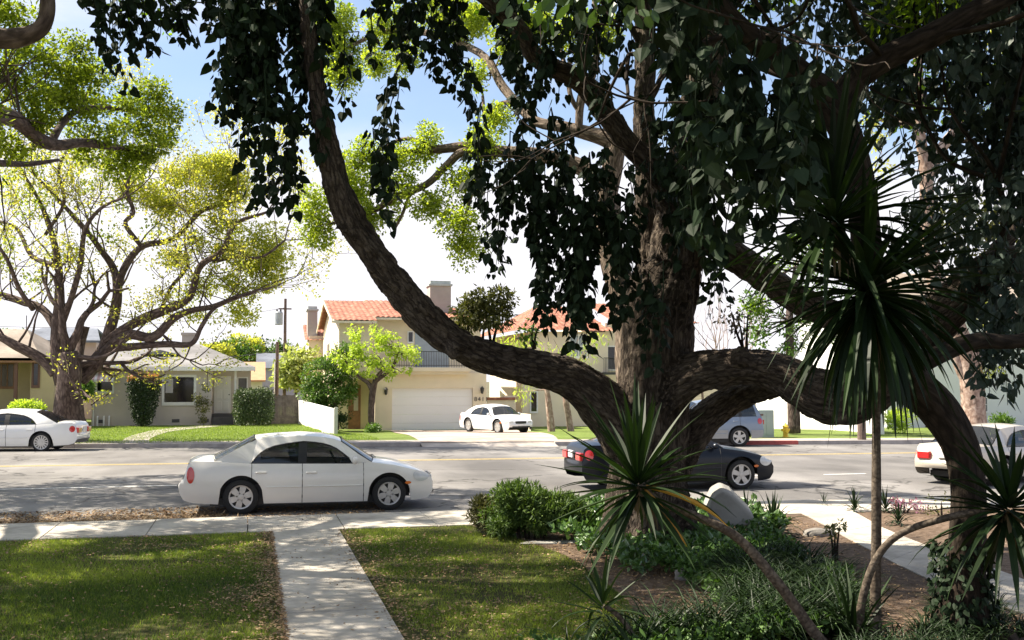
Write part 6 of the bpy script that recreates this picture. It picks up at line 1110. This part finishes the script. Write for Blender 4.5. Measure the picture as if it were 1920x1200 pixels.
def clump_plant(label, u, v, n, L, W, name='strap_plant', m_=None, flowers=None):
    b = G(u, v); t = thing(name, label, 'plant', b); mb = MB(); rosette(mb, b + np.array([0, 0, .08]), n, L, W, (.25, .8), (0, 0, 1), (.15, 1.45)); mb.build('leaves', m_ or m_strap, t)
    if flowers: f = MB(); C = b + np.c_[rs.normal(0, .12, 9), rs.normal(0, .12, 9), rs.uniform(.3, .5, 9)]; clumps(f, C, .07, 26, .04, .03); f.build('flowers', flowers, t)
clump_plant('dark strap-leaved clump between the big tree and the garden path', 1450, 1005, 70, .62, .035); clump_plant('smaller strap-leaved clump at the pavement corner below the boulder', 1400, 985, 40, .5, .03)
clump_plant('small spiky grey-green clump at the left of the verge bed', 1602, 958, 40, .34, .03); clump_plant('tiny tuft left of the verge bed beside the path', 1545, 948, 16, .2, .015)
clump_plant('dark leafy clump behind the yucca stem in the verge bed', 1660, 960, 40, .4, .03); clump_plant('low dark clump nearest the path in the verge bed', 1685, 985, 34, .32, .03)
bush('flowering_shrub', 'purple-pink flowering shrub in the verge bed right of the yucca stem', [(1695, 940, 26, 18), (1712, 950, 18, 14), (1680, 948, 16, 12)], 19.0, m_pink, 40, .05, .03, 60, .14); bush('flowering_shrub', 'sparse yellowish shrub in the verge bed beside the leaning trunk', [(1765, 940, 26, 20), (1780, 965, 20, 18), (1750, 955, 16, 16)], 18.6, m_olive, 16, .06, .03, 40, .14)
bush('white_flower_plant', 'small white-flowered plant left of the leaning trunk base', [(1768, 1062, 16, 14), (1760, 1045, 12, 12), (1775, 1080, 12, 16)], 11.8, m_wht, 22, .035, .025, 90, .07, cat='flower')
bush('seedling', 'thin upright seedling in the bare soil of the bed', [(1565, 1000, 14, 10), (1575, 985, 8, 8), (1555, 990, 8, 8)], 14.0, m_olive, 14, .07, .03, 60, .07, cat='plant')
iv = MB(); iv.tube([T2 + np.array([.2, -.24, -.05]), T2 + np.array([.1, -.27, .4]), T2 + np.array([-.1, -.24, .8])], [.012, .01, .006], n=5); n = 800; th = rs.uniform(0, 6.28, n); z = rs.uniform(0, 1, n) ** 1.5 * .85; r_ = .22 + .12 * rs.rand(n) * (1 - z / 1.3); pos = np.c_[T2[0] + np.cos(th) * r_, T2[1] + np.sin(th) * r_, z]; ov = np.c_[np.cos(th), np.sin(th), 0 * th]; iv.leaves(pos, nrm(ov * .4 + np.array([0, 0, -.6]) + rs.normal(0, .4, (n, 3))), nrm(ov + rs.normal(0, .3, (n, 3))), .07 * rs.uniform(.6, 1.2, n), .06, 'heart'); tag(iv.build('ivy_plant', m_vine), 'dark ivy climbing the foot of the leaning trunk', 'ivy')
# stones
def rock(label, c, sx, sy, sz, rz=0, name='rock', m_=None, seed=0):
    a, b_ = np.linspace(0, np.pi, 15), np.linspace(0, 2 * np.pi, 25); A_, B_ = np.meshgrid(a, b_, indexing='ij'); V = np.stack([np.sin(A_) * np.cos(B_), np.sin(A_) * np.sin(B_), np.cos(A_)], -1); V = np.sign(V) * np.abs(V) ** .75
    V = V * (1 + .22 * (vnoise(V.reshape(-1, 3) * 2.2 + 30 + seed * 7, 3 + seed) - .5).reshape(15, 25, 1)) * np.array([sx, sy, sz]); V[:, -1] = V[:, 0]; x, y = V[..., 0] * math.cos(rz) - V[..., 1] * math.sin(rz), V[..., 0] * math.sin(rz) + V[..., 1] * math.cos(rz); V[..., 0], V[..., 1] = x + c[0], y + c[1]; V[..., 2] += c[2]
    return tag(MB().grid(V[:, ::-1]).build(name, m_ or m_rock, smooth=True), label, 'stone')
sb = MB(); p0 = P(1375, 935, 15.6)                         # leaning pale slab behind the yucca head
prof = [(1326, 962), (1340, 932), (1358, 922), (1376, 930), (1416, 970), (1414, 988), (1338, 988)]; o3 = np.array([P(u, v, 15.6) for u, v in prof])
dv = np.array([cF[0] * .4, cF[1] * .4, .12]); sb.extr(o3, dv); so_ = sb.build('stone_slab', m_slab); bv = so_.modifiers.new('b', 'BEVEL'); bv.width = .05; bv.segments = 3; tag(so_, 'pale grey stone slab leaning beside the big trunk base', 'stone')
rock('grey boulder half buried beside the garden path', G(1535, 1003) + np.array([0, 0, .0]), .26, .18, .1, .3, 'boulder', seed=1); rock('small pale rock at the edge of the lawn', G(1360, 1140) + np.array([0, 0, .03]), .08, .06, .07, 1, seed=2); rock('greyish rock among the strappy grass', G(1530, 1085) + np.array([0, 0, .16]), .13, .1, .1, .5, seed=3); rock('rounded rock where ground cover meets bare soil', G(1280, 1085) + np.array([0, 0, .04]), .1, .09, .1, .8, seed=4); rock('flat pale stone set in the lawn edge', G(1040, 1017), .5, .14, .02, -.1, 'flat_stone', m_slab, seed=5)
# lawn blades, far lawn tufts and fallen leaves
pgb = np.array([p[:2] for p in bed]); 
def scatter(n, x0, x1, y0, y1, bias=1.0):
    return rs.uniform(x0, x1, n), y0 + (y1 - y0) * rs.uniform(0, 1, n) ** bias
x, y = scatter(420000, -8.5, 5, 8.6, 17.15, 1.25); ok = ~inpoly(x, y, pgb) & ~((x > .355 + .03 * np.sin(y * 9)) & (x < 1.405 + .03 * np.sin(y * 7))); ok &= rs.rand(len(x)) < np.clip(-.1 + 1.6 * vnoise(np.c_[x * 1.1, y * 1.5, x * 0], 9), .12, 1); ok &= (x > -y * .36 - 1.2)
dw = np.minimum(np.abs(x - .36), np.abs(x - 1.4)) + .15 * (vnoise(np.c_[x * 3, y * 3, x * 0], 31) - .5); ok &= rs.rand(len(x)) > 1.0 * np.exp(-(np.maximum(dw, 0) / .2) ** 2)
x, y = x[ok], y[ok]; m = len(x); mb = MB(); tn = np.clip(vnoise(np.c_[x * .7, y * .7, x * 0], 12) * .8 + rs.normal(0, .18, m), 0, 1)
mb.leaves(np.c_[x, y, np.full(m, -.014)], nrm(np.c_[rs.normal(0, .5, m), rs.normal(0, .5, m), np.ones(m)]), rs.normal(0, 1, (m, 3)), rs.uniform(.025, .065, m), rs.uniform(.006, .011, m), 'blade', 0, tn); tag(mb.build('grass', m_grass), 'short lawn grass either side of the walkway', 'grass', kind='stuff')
x, y = scatter(60000, -16, 5, 42, 60); ok = (x > -12) | (y > 42); x, y = x[ok], y[ok]; m = len(x); mb = MB(); mb.leaves(np.c_[x, y, gz(x, y) - .02], nrm(np.c_[rs.normal(0, .4, m), rs.normal(0, .4, m), np.ones(m)]), rs.normal(0, 1, (m, 3)), rs.uniform(.05, .1, m), .03, 'blade', 0)
fpx, fpy = G(225, 832, 0)[:2]; 
tag(mb.build('far_grass', leafmat('far_grass_blade', (.12, .19, .03), (.26, .32, .08), .35, .6)), 'short grass of the front gardens across the street', 'grass', kind='stuff')
def litter(name, label, x, y, z, L=.04):
    m = len(x); mb = MB(); mb.leaves(np.c_[x, y, z + rs.uniform(.003, .02, m)], np.c_[rs.normal(0, 1, (m, 2)), rs.normal(0, .2, m)], np.c_[rs.normal(0, .35, (m, 2)), np.ones(m)], L * rs.uniform(.6, 1.4, m), L * .55 * rs.uniform(.6, 1.3, m), 'rhomb', .35); return tag(mb.build(name, m_litter), label, 'leaves', kind='stuff')
x, y = scatter(30000, -8, 5, 8.6, 17.1); kp = rs.rand(len(x)) < .12 + 2.2 * np.clip(vnoise(np.c_[x * .9, y * 1.2, x * 0], 21) - .4, 0, 1); x, y = x[kp], y[kp]; x2, y2 = rs.normal(.3, .16, 2600), rs.uniform(8.6, 17.1, 2600); x3, y3 = rs.normal(1.5, .12, 900), rs.uniform(8.6, 17.1, 900); kw = ~((x > .34) & (x < 1.42)) | (rs.rand(len(x)) < .06); x, y = x[kw], y[kw]; x = np.r_[x, np.minimum(x2, .36), x3]; y = np.r_[y, y2, y3]
litter('leaf_litter', 'dry fallen leaves over the lawn and walkway edge', x, y, np.where((x > .36) & (x < 1.4), .012, .012))
x, y = scatter(90, .36, 1.4, 8.6, 19); litter('walkway_litter', 'scattered dry leaves on the concrete walkway', x, y, .012, .04)
x = np.r_[rs.uniform(-13, -.4, 42000), rs.uniform(-.4, 2.6, 2500)]; y = 19.12 + np.abs(rs.normal(0, 1.3, len(x))); kp = (y < 21.7); x, y = x[kp], y[kp]; litter('gutter_litter', 'brown leaf litter drifted along the near gutter', x, y, np.array([road_z(a, b) for a, b in zip(x, y)]), .06)
x, y = rs.uniform(.5, 9, 9000), rs.uniform(8.6, 17.1, 9000); kp = inpoly(x, y, pgb) & ~inpoly(x, y, gpath_poly); x, y = x[kp], y[kp]; litter('bed_litter', 'leaf and bark litter on the bare soil of the bed', x, y, np.zeros(len(x)), .042)
